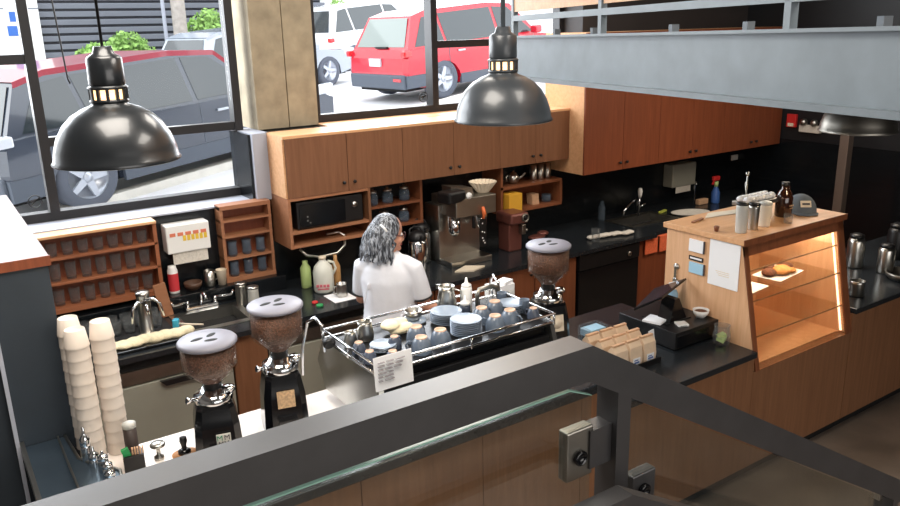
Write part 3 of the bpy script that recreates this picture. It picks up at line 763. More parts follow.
obj('handle', MB().tube([(0, 0, .02), (.08, 0, .01), (.16, 0, .004)], [.008, .007, .006]), 'paper_cream', br)
for k, (x, y, h, lab) in enumerate(((1.755, 5.37, .155, 'steel canister standing behind the hand sink, nearest the wall'), (1.80, 5.24, .15, 'pale metal shaker standing beside the hand sink in front of a steel canister'))):
    c = thing('canister', lab, 'canister', (x, y, .871))
    obj('body', MB().lathe([(.040, 0), (.042, .01), (.038, h-.02), (.040, h)], n=20), 'steel' if k == 0 else 'label_silver', c)
    obj('lid', MB().lathe([(.043, h), (.043, h+.012), (.02, h+.016), (0, h+.016)], n=20), 'steel', c)

# milk jug, bottles near the barista
mj = thing('milk_jug', 'big translucent milk jug with pink print behind the barista', 'jug', (2.37, 5.27, .871), R(-30))
obj('body', MB().lathe([(.070, 0), (.078, .015), (.078, .15), (.066, .20), (.035, .235), (.026, .245), (.026, .26)], n=24, sx=1.0, sy=1.0), 'milk', mj)
obj('cap', MB().lathe([(.029, .258), (.029, .278), (0, .28)], n=20), 'paper_cream', mj)
obj('handle', MB().tube([(.04, .03, .23), (.075, .06, .21), (.09, .07, .16), (.07, .045, .12)], .010), 'milk', mj)
pr = MB()
for k in range(4): pr.box(-.05+k*.026, -.03+k*.026, -.081, -.073, .055, .075)
pr.box(-.04, .045, -.081, -.073, .035, .045)
obj('printed_text', pr, 'pink_print', mj)
single('green_bottle', MB().lathe([(.036, 0), (.040, .01), (.040, .16), (.022, .19), (.022, .215), (0, .217)], n=20), 'green_pale', 'pale green bottle standing left of the milk jug', 'bottle', (2.30, 5.44, .871))
single('syrup_bottle', MB().lathe([(.034, 0), (.036, .01), (.036, .15), (.014, .20), (.014, .24), (0, .24)], n=20), pm('tan_syrup', (190, 144, 92), .3), 'tan syrup bottle between the milk jug and the barista', 'bottle', (2.52, 5.36, .871))
mg = thing('milk_pitcher', 'small steel pitcher in front of the milk jug beside the barista', 'pitcher', (2.42, 5.07, .875))
obj('body', MB().lathe([(.040, 0), (.045, .01), (.040, .06), (.036, .09), (.040, .10), (.036, .10), (.038, .01), (0, .01)], n=22, cap1=False), 'steel', mg)
obj('handle', MB().tube([(-.036, -.0, .085), (-.065, 0, .08), (-.065, 0, .03), (-.042, 0, .02)], .005), 'steel', mg)
single('paper_bag', MB().cbox((0, 0, .01), (.17, .17, .02), bev=.006).cbox((-.02, .03, .03), (.12, .10, .02), rz=.4, bev=.006), 'white', 'flattened white bag lying under the small steel pitcher', 'bag', (2.42, 5.07, .8505+.001)) if 0 else single('paper_bag', MB().box(-.12, .06, -.10, .10, 0, .004), 'paper', 'flat white paper lying under the small steel pitcher', 'paper', (2.43, 5.06, .871))
single('bottle_cap', MB().lathe([(.022, 0), (.022, .016), (0, .018)], n=16), 'red', 'red bottle cap lying beside the milk jug', 'cap', (2.19, 5.05, .871))
single('bottle_cap', MB().lathe([(.026, 0), (.026, .016), (0, .018)], n=16), 'green', 'green bottle cap lying near the front of the back counter', 'cap', (2.19, 4.97, .871))

# ================================================================== brewing corner
def airpot(loc, lab):
    t = thing('airpot', lab, 'airpot', loc)
    obj('body', MB().lathe([(.074, 0), (.078, .012), (.078, .25), (.070, .275)], n=28), 'chrome', t)
    obj('lid', MB().lathe([(.074, .275), (.078, .285), (.070, .325), (.03, .345), (0, .348)], n=28).cbox((0, -.075, .30), (.035, .05, .03), bev=.008), 'black', t)
    obj('carry_handle', MB().tube([(-.07, 0, .30), (-.05, .03, .36), (0, .04, .375), (.05, .03, .36), (.07, 0, .30)], .008), 'black', t)
    return t
a0 = airpot((3.20, 5.24, .871), 'chrome airpot with a black lid just behind the barista\'s glasses')
dup(a0, (3.37, 5.45, .871), label='chrome airpot partly behind the other one, beside the tall brewer')
bw = thing('coffee_brewer', 'tall stainless batch coffee brewer with a filter bowl on top', 'brewer', (3.66, 5.33, .871))
obj('column', MB().box(-.20, .22, -.02, .20, 0, .50, bev=.006), 'steel', bw)
obj('head', MB().box(-.16, .25, -.22, .15, .42, .58, bev=.008), 'steel_dark', bw)
obj('base_plate', MB().box(-.20, .22, -.20, .0, 0, .05, bev=.006), 'steel', bw)
obj('black_valve', MB().cbox((-.16, -.16, .60), (.20, .15, .10), rz=.2, bev=.02), 'black', bw)
obj('dial', MB().lathe([(.028, 0), (.026, .014), (0, .016)], (-.05, -.245, .605), 18, mat=Matrix.Rotation(R(90), 4, 'X')), 'white', bw)
obj('brew_basket', MB().lathe([(.03, .26), (.05, .30), (.052, .42), (0, .42)], (-.12, -.13, 0), 20), 'chrome', bw)
obj('brew_basket', MB().lathe([(.03, .28), (.045, .31), (.048, .42), (0, .42)], (.16, -.13, 0), 20), 'chrome', bw)
obj('faucet', MB().cbox((.03, -.20, .36), (.02, .03, .10), bev=.004), 'black', bw)
fb = MB(); n = 40
rr = [[(r*(1+(.05 if k % 2 else -.05)*f))*1.0 for k in range(n)] for r, f in ((.05, .3), (.085, .8), (.115, 1.2))]
rings = []
for (rl_, z) in zip(rr, (0, .045, .09)): rings.append([fb.bm.verts.new((rl_[k]*math.cos(2*PI*k/n), rl_[k]*math.sin(2*PI*k/n), z)) for k in range(n)])
for A_, B_ in zip(rings, rings[1:]):
    for k in range(n): fb.bm.faces.new((A_[k], A_[(k+1) % n], B_[(k+1) % n], B_[k]))
fb.bm.faces.new(list(reversed(rings[0])))
single('filter_stack', fb, 'paper_cream', 'fluted stack of white paper coffee filters on top of the tall brewer', 'filters', (3.86, 5.23, 1.452))
single('filter_basket', MB().prism([(-.14, 0), (.08, 0), (.06, .06), (-.15, .09)], -.07, .07, 'Y'), 'steel_dark', 'tilted grey metal filter basket left of the white filter stack', 'basket', (3.66, 5.26, 1.452))
tg = thing('hanging_pouch', 'narrow dark spotted pouch with an orange clip hanging on the brewer', 'pouch', (3.76, 5.10, 1.02))
obj('pouch', MB().box(-.032, .032, -.010, .006, 0, .24, bev=.004), 'black', tg)
sp_ = MB()
for (x, z) in ((-.01, .2), (.01, .12), (-.012, .13), (.0, .05), (.012, .03), (-.01, .075)): sp_.sphere((x, -.011, z), .007, sy=.3, u=8, v=6)
obj('dots', sp_, 'white', tg)
obj('clip', MB().tube([(0, -.01, .24), (.006, -.015, .29), (-.004, -.01, .34)], [.012, .018, .012]), 'orange', tg)
rg2 = thing('bulk_grinder', 'copper-red bulk coffee grinder with a round black dial beside the brewer', 'grinder', (4.22, 5.30, .871))
obj('body', MB().box(-.085, .06, -.08, .08, 0, .25, bev=.012), 'copper', rg2)
obj('head', MB().box(-.10, .10, -.13, .10, .25, .35, bev=.02), 'copper', rg2)
obj('dial', MB().lathe([(.038, 0), (.038, .018), (.026, .02), (.026, .012), (0, .012)], (.05, -.13, .305), 22, mat=Matrix.Rotation(R(90), 4, 'X')), 'steel_dark', rg2)
obj('dial_face', MB().lathe([(.026, 0), (0, .002)], (.05, -.143, .305), 22, mat=Matrix.Rotation(R(90), 4, 'X')), 'black', rg2)
obj('chute', MB().cbox((.04, -.11, .20), (.045, .05, .09), bev=.006).sphere((.07, -.13, .19), .014), 'steel_dark', rg2)
single('parchment_stack', MB().prism([(-.14, 0), (.0, -.07), (.15, -.02), (.02, .08)], 0, .012), 'paper_cream', 'loose stack of parchment papers on the dark back counter below the brewer', 'paper', (3.56, 5.03, .871))
single('red_cloth', MB().sphere((0, 0, .02), .06, sx=1.6, sz=.35).sphere((.11, .04, .03), .05, sx=1.2, sz=.5), 'copper', 'reddish cloth crumpled on the back counter behind the right-hand grinder', 'cloth', (4.62, 5.42, .871))
yb_ = thing('yellow_box', 'yellow card box at the left end of the open box shelf', 'box', (4.33, 5.44, 1.185))
obj('box', MB().box(-.075, .075, -.07, .07, 0, .16, bev=.002), 'yellow', yb_)
for k, (x, r, h, mt, lab) in enumerate(((4.47, .03, .09, 'steel_dark', 'dark tin beside the yellow box on the box shelf'), (4.66, .05, .10, 'kraft', 'brown paper packet in the middle of the box shelf'), (4.82, .045, .07, 'jar_blue', 'low glass dish at the right end of the box shelf'))):
    if k == 1: single('packet', MB().prism([(-.04, 0), (.04, 0), (.03, h), (-.05, h)], -.04, .04, 'Y'), mt, lab, 'packet', (x, 5.52, 1.185))
    else: single(['small_tin', 'packet', 'glass_dish'][k], MB().lathe([(r, 0), (r, h), (r*.8, h), (r*.8, .01), (0, .01)], n=18, cap1=False), mt, lab, ['tin', '', 'dish'][k], (x, 5.52, 1.185))
tp = thing('teapot', 'small steel teapot on top of the open box shelf', 'teapot', (4.42, 5.52, 1.41))
obj('body', MB().lathe([(.035, 0), (.055, .03), (.05, .07), (.03, .095), (.01, .10), (.01, .115), (0, .115)], n=20), 'steel', tp)
obj('spout', MB().tube([(.045, -.02, .04), (.08, -.03, .06), (.11, -.04, .09)], [.012, .009, .007]), 'steel', tp)
obj('handle', MB().tube([(-.045, 0, .08), (-.08, 0, .075), (-.08, 0, .03), (-.05, 0, .02)], .006), 'steel', tp)
t0 = None
for k in range(3):
    loc = (4.66+k*.085, 5.52, 1.41)
    if t0 is None: t0 = single('steel_tumbler', MB().lathe([(.030, 0), (.034, .01), (.034, .15), (.030, .15), (.03, .02), (0, .02)], n=18, cap1=False), 'steel', 'tall steel tumbler in the row on top of the box shelf', 'tumbler', loc, group='tall steel tumblers on the box shelf')
    else: dup(t0, loc)

# ================================================================== back right: sink surroundings
cl_ = MB(); random.seed(5)
for k in range(8): cl_.sphere((-.22+k*.06, random.uniform(-.02, .02)-.01*k, .02), .045, sx=1.1, sz=.42, u=12, v=7)
o_ = single('dish_towel', cl_, 'cloth_grey', 'pale grey dish towel lying along the dark counter left of the dark sink', 'towel', (5.22, 5.08, .871))
mo = o_.modifiers.new('r', 'REMESH'); mo.mode = 'VOXEL'; mo.voxel_size = .009; mo.use_smooth_shade = True
sb = thing('soap_bottle', 'clear squeeze bottle standing behind the grey dish towel', 'bottle', (5.60, 5.56, .871))
obj('body', MB().lathe([(.030, 0), (.033, .01), (.033, .14), (.018, .165), (.014, .20), (0, .205)], n=18), 'jar_blue', sb)
single('water_glass', MB().lathe([(.034, 0), (.042, .13), (.040, .13), (.032, .01), (0, .01)], n=18, cap1=False), 'glass_tumbler', 'clear water glass standing in front of the grey dish towel', 'glass', (4.95, 4.98, .871))
single('sponge', MB().cbox((0, 0, .012), (.14, .04, .02), rz=.3, bev=.006), pm('sponge_green', (170, 176, 70), .9), 'yellow-green sponge on the rim of the dark sink', 'sponge', (6.33, 5.40, .871))
t0 = None
for k in range(2):
    mb = MB().box(0, .17, -.012, .0, -.16, 0, bev=.004).box(0, .17, -.0, .03, -.006, 0)
    single('hanging_towel', mb, 'cloth_orange', ['left-hand orange towel hanging off the counter edge below the dark sink', 'orange towel hanging next to the display case under the dark sink'][k], 'towel', (5.50+k*.20, 4.885, .835-.006*k))
pd2 = thing('paper_towel_dispenser', 'grey paper towel dispenser on the dark tiles under the reddish cabinets', 'dispenser', (6.85, 5.626, 1.06))
obj('housing', MB().box(-.19, .19, -.06, .075, 0, .25, bev=.01), 'steel_fridge', pd2)
obj('paper_sheet', MB().box(-.11, .13, -.045, -.04, -.07, 0), 'cloth_grey', pd2)
single('wall_socket', MB().box(-.06, .06, -.015, 0, -.03, .03, bev=.004), 'cloth_grey', 'small pale socket plate on the tiles under the right cabinet end', 'socket', (7.88, 5.699, 1.25))
sp2 = thing('spray_bottle', 'blue spray bottle with a red trigger head at the back right', 'bottle', (7.12, 5.35, .871))
obj('body', MB().lathe([(.045, 0), (.048, .01), (.045, .12), (.02, .18), (.018, .20)], n=20), 'blue', sp2)
obj('neck', MB().lathe([(.02, .18), (.024, .24)], n=16), 'green_pale', sp2)
obj('trigger_head', MB().cbox((-.01, 0, .275), (.10, .04, .05), bev=.01).cbox((-.05, 0, .235), (.012, .02, .05), ry=.3), 'red', sp2)
single('serving_tray', MB().lathe([(.16, 0), (.21, .018), (.215, .022), (.2, .02), (.15, .008), (0, .008)], n=36, sy=.62, cap1=False), 'cloth_grey', 'oval grey serving tray on the back counter beyond the display case', 'tray', (6.5, 5.18, .871), R(-20))
tp2 = thing('counter_tap', 'slim chrome tap rising left of the blue spray bottle', 'tap', (6.80, 5.38, .871))
obj('pipe', MB().tube([(0, 0, 0), (0, 0, .24), (-.02, -.03, .28), (-.05, -.06, .26)], .008), 'chrome', tp2)
single('sponge_box', MB().cbox((0, 0, .03), (.15, .06, .06), bev=.01), 'kraft', 'small tan caddy between the slim tap and the blue spray bottle', 'caddy', (6.96, 5.40, .871))

# ================================================================== grinders on the bar
def grinder(loc, lab, H, rz=0, badge='tan', body='black_gloss'):
    t = thing('coffee_grinder', lab, 'grinder', loc, rz)
    k = H/.62
    bd_ = MB()
    def ring(z, hx, hy): return [(-hx, -hy*.7), (-hx*.7, -hy), (hx*.7, -hy), (hx, -hy*.7), (hx, hy*.7), (hx*.7, hy), (-hx*.7, hy), (-hx, hy*.7)], z
    rs = [ring(0, .105, .13), ring(.03, .108, .135), ring(.20*k, .10, .115), ring(.285*k, .085, .10), ring(.30*k, .078, .09)]
    vv = [[bd_.bm.verts.new((x, y, z)) for x, y in pts] for pts, z in rs]
    for A_, B_ in zip(vv, vv[1:]):
        for q in range(8): bd_.bm.faces.new((A_[q], A_[(q+1) % 8], B_[(q+1) % 8], B_[q]))
    bd_.bm.faces.new(list(reversed(vv[0]))); bd_.bm.faces.new(vv[-1])
    obj('body', bd_, body, t)
    obj('grind_collar', MB().lathe([(.085, .295*k), (.09, .305*k), (.088, .335*k), (.06, .345*k), (.048, .365*k)], n=28), 'chrome', t)
    obj('adjuster_knob', MB().tube([(-.06, -.03, .33*k), (-.10, -.05, .335*k), (-.12, -.055, .34*k)], [.010, .010, .016]), 'chrome', t)
    obj('cap_screw', MB().lathe([(.03, 0), (.03, .02), (0, .024)], (.07, -.02, .345*k), 16), 'chrome', t)
    obj('hopper_neck', MB().lathe([(.045, .345*k), (.042, .40*k), (.05, .42*k)], n=24), 'black', t)
    hz0, hz1, hz2 = .40*k, .46*k, .60*k
    hop = MB().lathe([(.045, hz0-.01), (.055, hz0), (.118, hz1), (.126, hz1+.012), (.128, hz2)], n=36, cap0=False, cap1=False)
    h = obj('hopper', hop, 'glass_case', t)
    obj('coffee_beans', MB().lathe([(.04, hz0-.005), (.05, hz0+.003), (.105, hz1+.006), (.120, hz1+.02), (.122, hz2-.022), (.06, hz2-.014), (0, hz2-.018)], n=32), 'beans', t)
    lid = obj('hopper_lid', MB().lathe([(.130, hz2-.004), (.134, hz2), (.134, hz2+.010), (.126, hz2+.018), (.06, hz2+.021), (0, hz2+.022)], n=40), M['lid_grey'], t)
    hp = MB()
    for (x, y, a) in ((-.042, .0, .5), (.02, .034, .9), (.016, -.03, .1)): hp.sphere((x, y, hz2+.0205), .026, sx=1.25, sy=.62, sz=.12, u=14, v=6, mat=Matrix.Rotation(a, 4, 'Z'))
    obj('lid_holes', hp, 'black_matte', lid)
    obj('dosing_fork', MB().box(-.045, .045, -.17, -.10, .10*k, .115*k), 'black', t)
    if badge == 'tan': obj('badge', MB().cbox((.0, -.124, .20*k), (.085, .006, .085), rx=R(-8), bev=.002), 'badge_tan', t)
    elif badge == 'round': obj('badge', MB().cbox((.0, -.124, .20*k), (.085, .006, .10), rx=R(-8), bev=.002).lathe([(.030, 0), (.030, .005), (0, .006)], (0, -.128, .20*k), 20, mat=Matrix.Rotation(R(90), 4, 'X')), 'paper_cream', t)
    else:
        b0 = obj('badge', MB().box(-.012, .052, -.1385, -.128, .10, .165, bev=.002), 'label_silver', t)
        textmesh('letters', 'M', .036, 'ink_green', b0, (.003, -.1395, .147), (R(90), 0, 0))
        textmesh('letters', 'M', .036, 'ink', b0, (.035, -.1395, .147), (R(90), 0, 0))
        textmesh('letters', 'MM', .032, 'ink', b0, (.019, -.1395, .119), (R(90), 0, 0))
    return t
grinder((.925, 3.38, .871), 'left-hand coffee grinder with green and black M letters on its badge', .585, R(-14), 'mm')
grinder((1.275, 3.42, .871), 'taller middle coffee grinder with a tan badge left of the espresso machine', .67, R(-14), 'tan')
grinder((2.965, 3.37, .871), 'coffee grinder with a white lid and round badge right of the espresso machine', .685, R(-14), 'round')

# ================================================================== espresso machine
em = thing('espresso_machine', 'wide steel espresso machine crowded with cups between the two tall grinders', 'espresso machine', (0, 0, 0))
ex0, ex1, ey0, ey1 = 1.56, 2.66, 2.97, 3.52
obj('body', MB().box(ex0+.03, ex1-.03, ey0+.03, ey1-.03, 1.00, 1.235, bev=.012), 'black_gloss', em)
obj('back_panel', MB().box(ex0+.03, ex1-.03, ey0+.0, ey0+.028, .985, 1.185, bev=.004), 'tray_dark', em)
obj('drip_tray', MB().box(ex0+.06, ex1-.06, ey1-.05, ey1+.12, .93, .975, bev=.006), 'steel', em)
for x in (ex0, ex1-.028):
    sd = MB()
    sd.prism([(ey0-.02, .90), (ey0+.10, .90), (ey0+.20, .96), (ey1+.02, .96), (ey1+.10, 1.10), (ey1+.02, 1.24), (ey0-.0, 1.24), (ey0-.03, 1.15)], x, x+.028, 'X')
    obj('side_panel', sd, 'steel', em)
for x in (ex0+.10, ex1-.10):
    for y in (ey0+.08, ey1-.05): obj('foot', MB().lathe([(.028, .871), (.022, .89), (.02, .96)], (x, y, 0), 14), 'chrome', em)
obj('cup_tray', MB().box(ex0+.005, ex1-.005, ey0+.005, ey1-.005, 1.236, 1.250, bev=.003), 'tray_dark', em)
ra = MB()
cs = [(ex0, ey0), (ex1, ey0), (ex1, ey1), (ex0, ey1)]
for z, r in ((1.30, .0075), (1.255, .006)): ra.tube([(x, y, z) for x, y in cs], r, closed=True, n=8)
for k in range(4):
    (xa, ya), (xb, yb2) = cs[k], cs[(k+1) % 4]
    for f in (0, .5): ra.cyl((xa+(xb-xa)*f, ya+(yb2-ya)*f, 1.24), (xa+(xb-xa)*f, ya+(yb2-ya)*f, 1.30), .006, n=8)
obj('cup_rail', ra, 'chrome', em)
for x in (ex0-.02, ex1+.02):
    sg = -1 if x < 2 else 1
    obj('steam_wand', MB().tube([(x, ey1-.05, 1.20), (x, ey1-.03, 1.34), (x+sg*.01, ey1+.03, 1.365), (x+sg*.03, ey1+.08, 1.33), (x+sg*.05, ey1+.12, 1.18), (x+sg*.06, ey1+.13, 1.02)], .009), 'chrome', em)
    obj('steam_knob', MB().lathe([(.030, 0), (.034, .01), (.030, .035), (0, .038)], (x, ey1-.12, 1.26), 18, mat=Matrix.Rotation(R(-60), 4, 'X')), 'black', em)
for k in range(3):
    x = 1.83+k*.28
    g = obj('group_head', MB().lathe([(.04, 1.03), (.045, 1.06), (.045, 1.12), (.03, 1.14)], (x, ey1+.06, 0), 22), 'chrome', em)
    obj('portafilter', MB().lathe([(.034, 1.0), (.038, 1.03)], (x, ey1+.06, 0), 20).tube([(x, ey1+.09, 1.015), (x, ey1+.22, 1.0)], [.012, .016]), 'black', g)
mc = thing('menu_card', 'small printed white card propped on the front of the espresso machine', 'card', (1.645, 2.945, 1.185), 0)
obj('card', MB().cbox((0, 0, .075), (.205, .003, .165), rx=R(-4)), 'paper', mc)
tx = MB(); random.seed(11)
for r_ in range(6):
    x = -.085
    for w_ in range(3):
        ww = random.uniform(.02, .05)
        if x+ww > .085 or (r_ > 2 and w_ > 1): break
        tx.box(x, x+ww, -.0105+.0015*r_*0-.002, -.004, .13-r_*.018, .134-r_*.018); x += ww+.012
obj('printed_lines', tx, 'ink_pale', mc, (0, 0, 0))

# crockery: upturned cups, saucer stacks
def upcup(loc, lab, r=.046, h=.068, m='ceramic', grp=None, rz=0):
    t = thing('coffee_cup', lab, 'cup', loc, rz, grp)
    obj('bowl', MB().lathe([(r, 0), (r*1.0, .004), (r*.97, h*.35), (r*.82, h*.70), (r*.58, h*.92), (r*.54, h*.94)], n=28, cap1=False, cap0=False), m, t)
    obj('foot_ring', MB().lathe([(r*.56, h*.93), (r*.56, h), (r*.46, h), (r*.42, h*.95), (0, h*.95)], n=24, cap0=False), 'ceramic_rim', t)
    obj('handle', MB().tube([(r*.9, 0, h*.2), (r*1.35, 0, h*.25), (r*1.45, 0, h*.5), (r*1.2, 0, h*.7), (r*.8, 0, h*.68)], .0055, n=8), m, t)
    return t
Z = 1.2505
c0 = upcup((1.875, 3.065, Z), 'upturned blue-grey cup standing beside the menu card at the front rail', .054, .082, rz=2.6)
cupspots = [((2.005, 3.09, Z), 'upturned blue-grey cup left of the front saucer stack', 1.2), ((1.93, 3.20, Z), 'upturned blue-grey cup behind the two cups left of the saucer stack', .5),
            ((2.345, 3.08, Z), 'upturned blue-grey cup right of the front saucer stack', 2.2), ((2.46, 3.10, Z), 'upturned blue-grey cup second to the right of the front saucer stack', 5.0),
            ((2.36, 3.22, Z), 'upturned blue-grey cup behind the front row, right of the saucer stack', .3), ((2.48, 3.26, Z), 'upturned blue-grey cup at the back right beside the curved grey handle', 3.0)]
for loc, lab, rz in cupspots: dup(c0, loc, rz, lab)
c1 = upcup((1.61, 3.11, Z), 'small upturned dark cup at the left end of the front rail', .036, .060, 'ceramic_dark', rz=2.5)
dup(c1, (1.70, 3.045, Z), 1.0, 'small upturned dark cup at the front rail left of the menu card')
dup(c1, (2.615, 3.09, Z), 1.9, 'small upturned cup at the right end of the front rail')
dup(c1, (1.62, 3.24, Z), 3.9, 'small upturned dark cup by the left rail behind the first small cup')
dup(c1, (1.80, 3.20, Z), .4, 'small upturned dark cup in the middle of the left half of the cup tray')
def saucer(loc, lab=None, r=.078, grp=None):
    o = single('saucer', MB().lathe([(r*.45, 0), (r*.5, .002), (r*.95, .012), (r, .015), (r*.93, .014), (r*.5, .006), (0, .005)], n=32, cap1=False), 'plate', lab, 'saucer', loc, group=grp)
    return o
for (x, y, n, r, g) in ((2.185, 3.12, 8, .084, 'front stack'), (2.20, 3.33, 6, .088, 'stack behind'), (2.575, 3.24, 5, .080, 'right-hand stack'), (1.735, 3.20, 3, .068, 'low left stack')):
    s0 = None
    for k in range(n):
        lab = {'front stack': 'pale blue saucer in the tall front stack beside the card', 'stack behind': 'pale blue saucer in the wide stack in front of the white squeeze bottle', 'right-hand stack': 'pale saucer in the stack at the right end of the machine', 'low left stack': 'pale saucer in the low stack behind the small dark cups'}[g]
        loc = (x+random.uniform(-.002, .002), y+random.uniform(-.002, .002), Z+k*.0105)
        if s0 is None: s0 = saucer(loc, lab, r, 'saucers in the '+g)
        else: dup(s0, loc)
def pitcher(loc, lab, r=.045, h=.11, rz=0):
    t = thing('milk_pitcher', lab, 'pitcher', loc, rz)
    obj('body', MB().lathe([(r*.9, 0), (r, .008), (r*1.0, h*.4), (r*.8, h*.8), (r*.86, h), (r*.8, h), (r*.75, h*.8), (r*.9, .01), (0, .01)], n=26, cap1=False), 'steel', t)
    obj('spout', MB().prism([(r*.7, -.012), (r*1.15, 0), (r*.7, .012)], h*.85, h+.004, 'Z'), 'steel', t)
    obj('handle', MB().tube([(-r*.82, 0, h*.9), (-r*1.55, 0, h*.85), (-r*1.6, 0, h*.35), (-r*.98, 0, h*.2)], .006), 'steel', t)
    return t
pitcher((1.73, 3.38, Z), 'steel milk pitcher near the back left corner of the cup tray', .045, .10, .6)
pitcher((2.30, 3.47, Z), 'tall steel milk pitcher beside the white squeeze bottle, next to the barista\'s arm', .055, .15, 2.2)
t = thing('milk_pitcher_small', 'tiny steel pitcher at the back left rail behind the small dark cups', 'pitcher', (1.63, 3.36, Z)) if 0 else None
pitcher((1.63, 3.35, Z), 'tiny steel pitcher against the left rail of the cup tray', .034, .075, 4.0)
nt_ = MB()
for k in range(10): nt_.sphere((.05*math.cos(k*1.9)*(.4+.1*(k % 4)), .05*math.sin(k*1.9)*(.4+.1*(k % 4)), .028+.012*(k % 3)), .034, sz=.7, u=12, v=8)
o_ = single('bundled_cloth', nt_, 'cloth', 'bundled cream cloth lying on the cups in the middle of the cup tray', 'cloth', (1.90, 3.36, Z+.002))
mo = o_.modifiers.new('r', 'REMESH'); mo.mode = 'VOXEL'; mo.voxel_size = .005; mo.use_smooth_shade = True
o_.scale = (1.5, 1.2, 1)
cc = thing('teacup', 'upright cup on a saucer behind the cream cloth near the barista', 'cup', (2.06, 3.44, Z))
obj('bowl', MB().lathe([(.028, .012), (.042, .03), (.050, .07), (.046, .07), (.036, .03), (0, .02)], n=28, cap1=False), 'steel', cc)
obj('saucer', MB().lathe([(.035, 0), (.07, .010), (.07, .012), (.03, .012)], n=28), 'plate', cc)
sq = thing('squeeze_bottle', 'tall white squeeze bottle standing among the cups by the barista', 'bottle', (2.395, 3.41, Z))
obj('body', MB().lathe([(.030, 0), (.032, .008), (.032, .13), (.028, .145)], n=22), 'white', sq)
obj('nozzle', MB().lathe([(.029, .145), (.027, .155), (.010, .165), (.005, .195), (0, .195)], n=18), 'white', sq)
sq = thing('squeeze_bottle', 'short squeeze bottle with dark sauce and a white nozzle left of the tall white one', 'bottle', (2.31, 3.33, Z+.0)) if 0 else thing('squeeze_bottle', 'short dark-filled squeeze bottle with a white nozzle beside the tall white one', 'bottle', (2.335, 3.34, Z))
obj('body', MB().lathe([(.030, 0), (.030, .06), (.026, .07)], n=20), 'ceramic_dark', sq)
obj('nozzle', MB().lathe([(.030, .07), (.026, .085), (.008, .095), (.004, .12), (0, .12)], n=16), 'white', sq)
single('shot_glass', MB().lathe([(.026, 0), (.030, .06), (.028, .06), (.024, .008), (0, .008)], n=20, cap1=False), 'glass_tumbler', 'small clear shot glass right of the tall white squeeze bottle', 'glass', (2.50, 3.40, Z))
single('curved_handle', MB().tube([(-.07, 0, 0), (-.075, 0, .07), (-.06, 0, .10), (.03, 0, .105), (.065, 0, .09), (.08, 0, .03), (.08, 0, 0)], .014), 'steel_dark', 'thick curved grey handle arching over the back right of the cup tray', 'handle', (2.55, 3.42, Z))
for k, (x, y, lab) in enumerate(((2.60, 3.35, 'pale steel shot cup at the back right of the cup tray'), (2.625, 3.18, 'tilted pale steel cup by the right rail of the cup tray'))):
    single('shot_cup', MB().lathe([(.022, 0), (.03, .045), (.028, .075), (.030, .08), (.026, .08), (.02, .01), (0, .01)], n=20, cap1=False), 'ceramic', lab, 'cup', (x, y, Z))
nb = thing('napkin_box', 'white carton of paper goods between the espresso machine and the right-hand grinder', 'box', (2.80, 3.63, .871), R(0))
obj('carton', MB().box(-.08, .08, -.05, .05, 0, .36, bev=.004), 'white', nb)
obj('paper_stack', MB().box(-.08, .08, -.05, .05, .36, .40, bev=.004).cbox((.03, -.01, .41), (.08, .07, .02), rz=.3), 'paper', nb)
# under the machine: leaflets
single('leaflet', MB().cbox((0, 0, .002), (.15, .10, .003), rz=.3), 'cyan_pale', 'printed leaflet lying on the white worktop under the left side of the espresso machine', 'leaflet', (1.52, 3.36, .872))
single('drip_mat', MB().box(-.09, .09, -.05, .05, 0, .008, bev=.003), 'black_matte', 'small dark mat on the white worktop in front of the middle grinder', 'mat', (1.10, 3.36, .872))

# ================================================================== left end of the bar
t0 = None
for k, (x, y, zt, lab) in enumerate(((.452, 3.79, 1.46, 'tall stack of paper cups against the slate end wall, nearest the wall'), (.50, 3.66, 1.50, 'tall paper cup stack standing nearest the steel channel'), (.575, 3.64, 1.46, 'rightmost tall stack of paper cups at the left end of the bar'))):
    H = zt-.871; n = int(H/.058)
    prof = [(.047, 0)]
    for q in range(n):
        z = q*.058
        prof += [(.0520, z+.002), (.0532, z+.005), (.0528, z+.010), (.0505, z+.055)]
    zz = n*.058
    prof += [(.0525, zz+.002), (.0545, zz+.006), (.0535, zz+.012), (.043, zz+.085), (.040, zz+.087), (.038, zz+.080), (0, zz+.080)]
    x, y = ((.425, 3.835), (.425, 3.655), (.540, 3.70))[k]
    single('paper_cup_stack', MB().lathe(prof, n=30), 'cup_white', lab, 'cup stack', (x, y, .871))
bx = thing('condiment_box', 'small black box with green and brown packets beside the paper cup stacks', 'box', (.56, 3.47, .871), R(-10))
obj('box', MB().box(-.045, .045, -.035, .035, 0, .085, bev=.003), 'black', bx)
obj('green_packet', MB().cbox((-.028, -.01, .095), (.03, .02, .05), ry=-.3), 'green', bx)
pk = MB()
for k in range(5): pk.box(-.005+k*.011, .002+k*.011, -.02, .0, .08, .115)
obj('brown_packets', pk, 'kraft', bx)
sh = thing('spice_shaker', 'dark cylindrical shaker with a white lid behind the black packet box', 'shaker', (.575, 3.565, .871))
obj('body', MB().lathe([(.028, 0), (.03, .01), (.03, .17)], n=22), pm('dark_brown_tin', (58, 46, 42), .5), sh)
obj('lid', MB().lathe([(.031, .17), (.031, .19), (.02, .196), (0, .196)], n=22), 'label_silver', sh)
g0 = None
jl = ['tallest chrome shaker jar, nearest the paper cups in the row at the steel ledge', 'second small chrome shaker jar in the row on the steel ledge', 'third small chrome shaker jar, in the middle of the row on the steel ledge', 'fourth small chrome shaker jar in the row along the steel ledge', 'small chrome shaker jar nearest the stair rail in the row on the steel ledge']
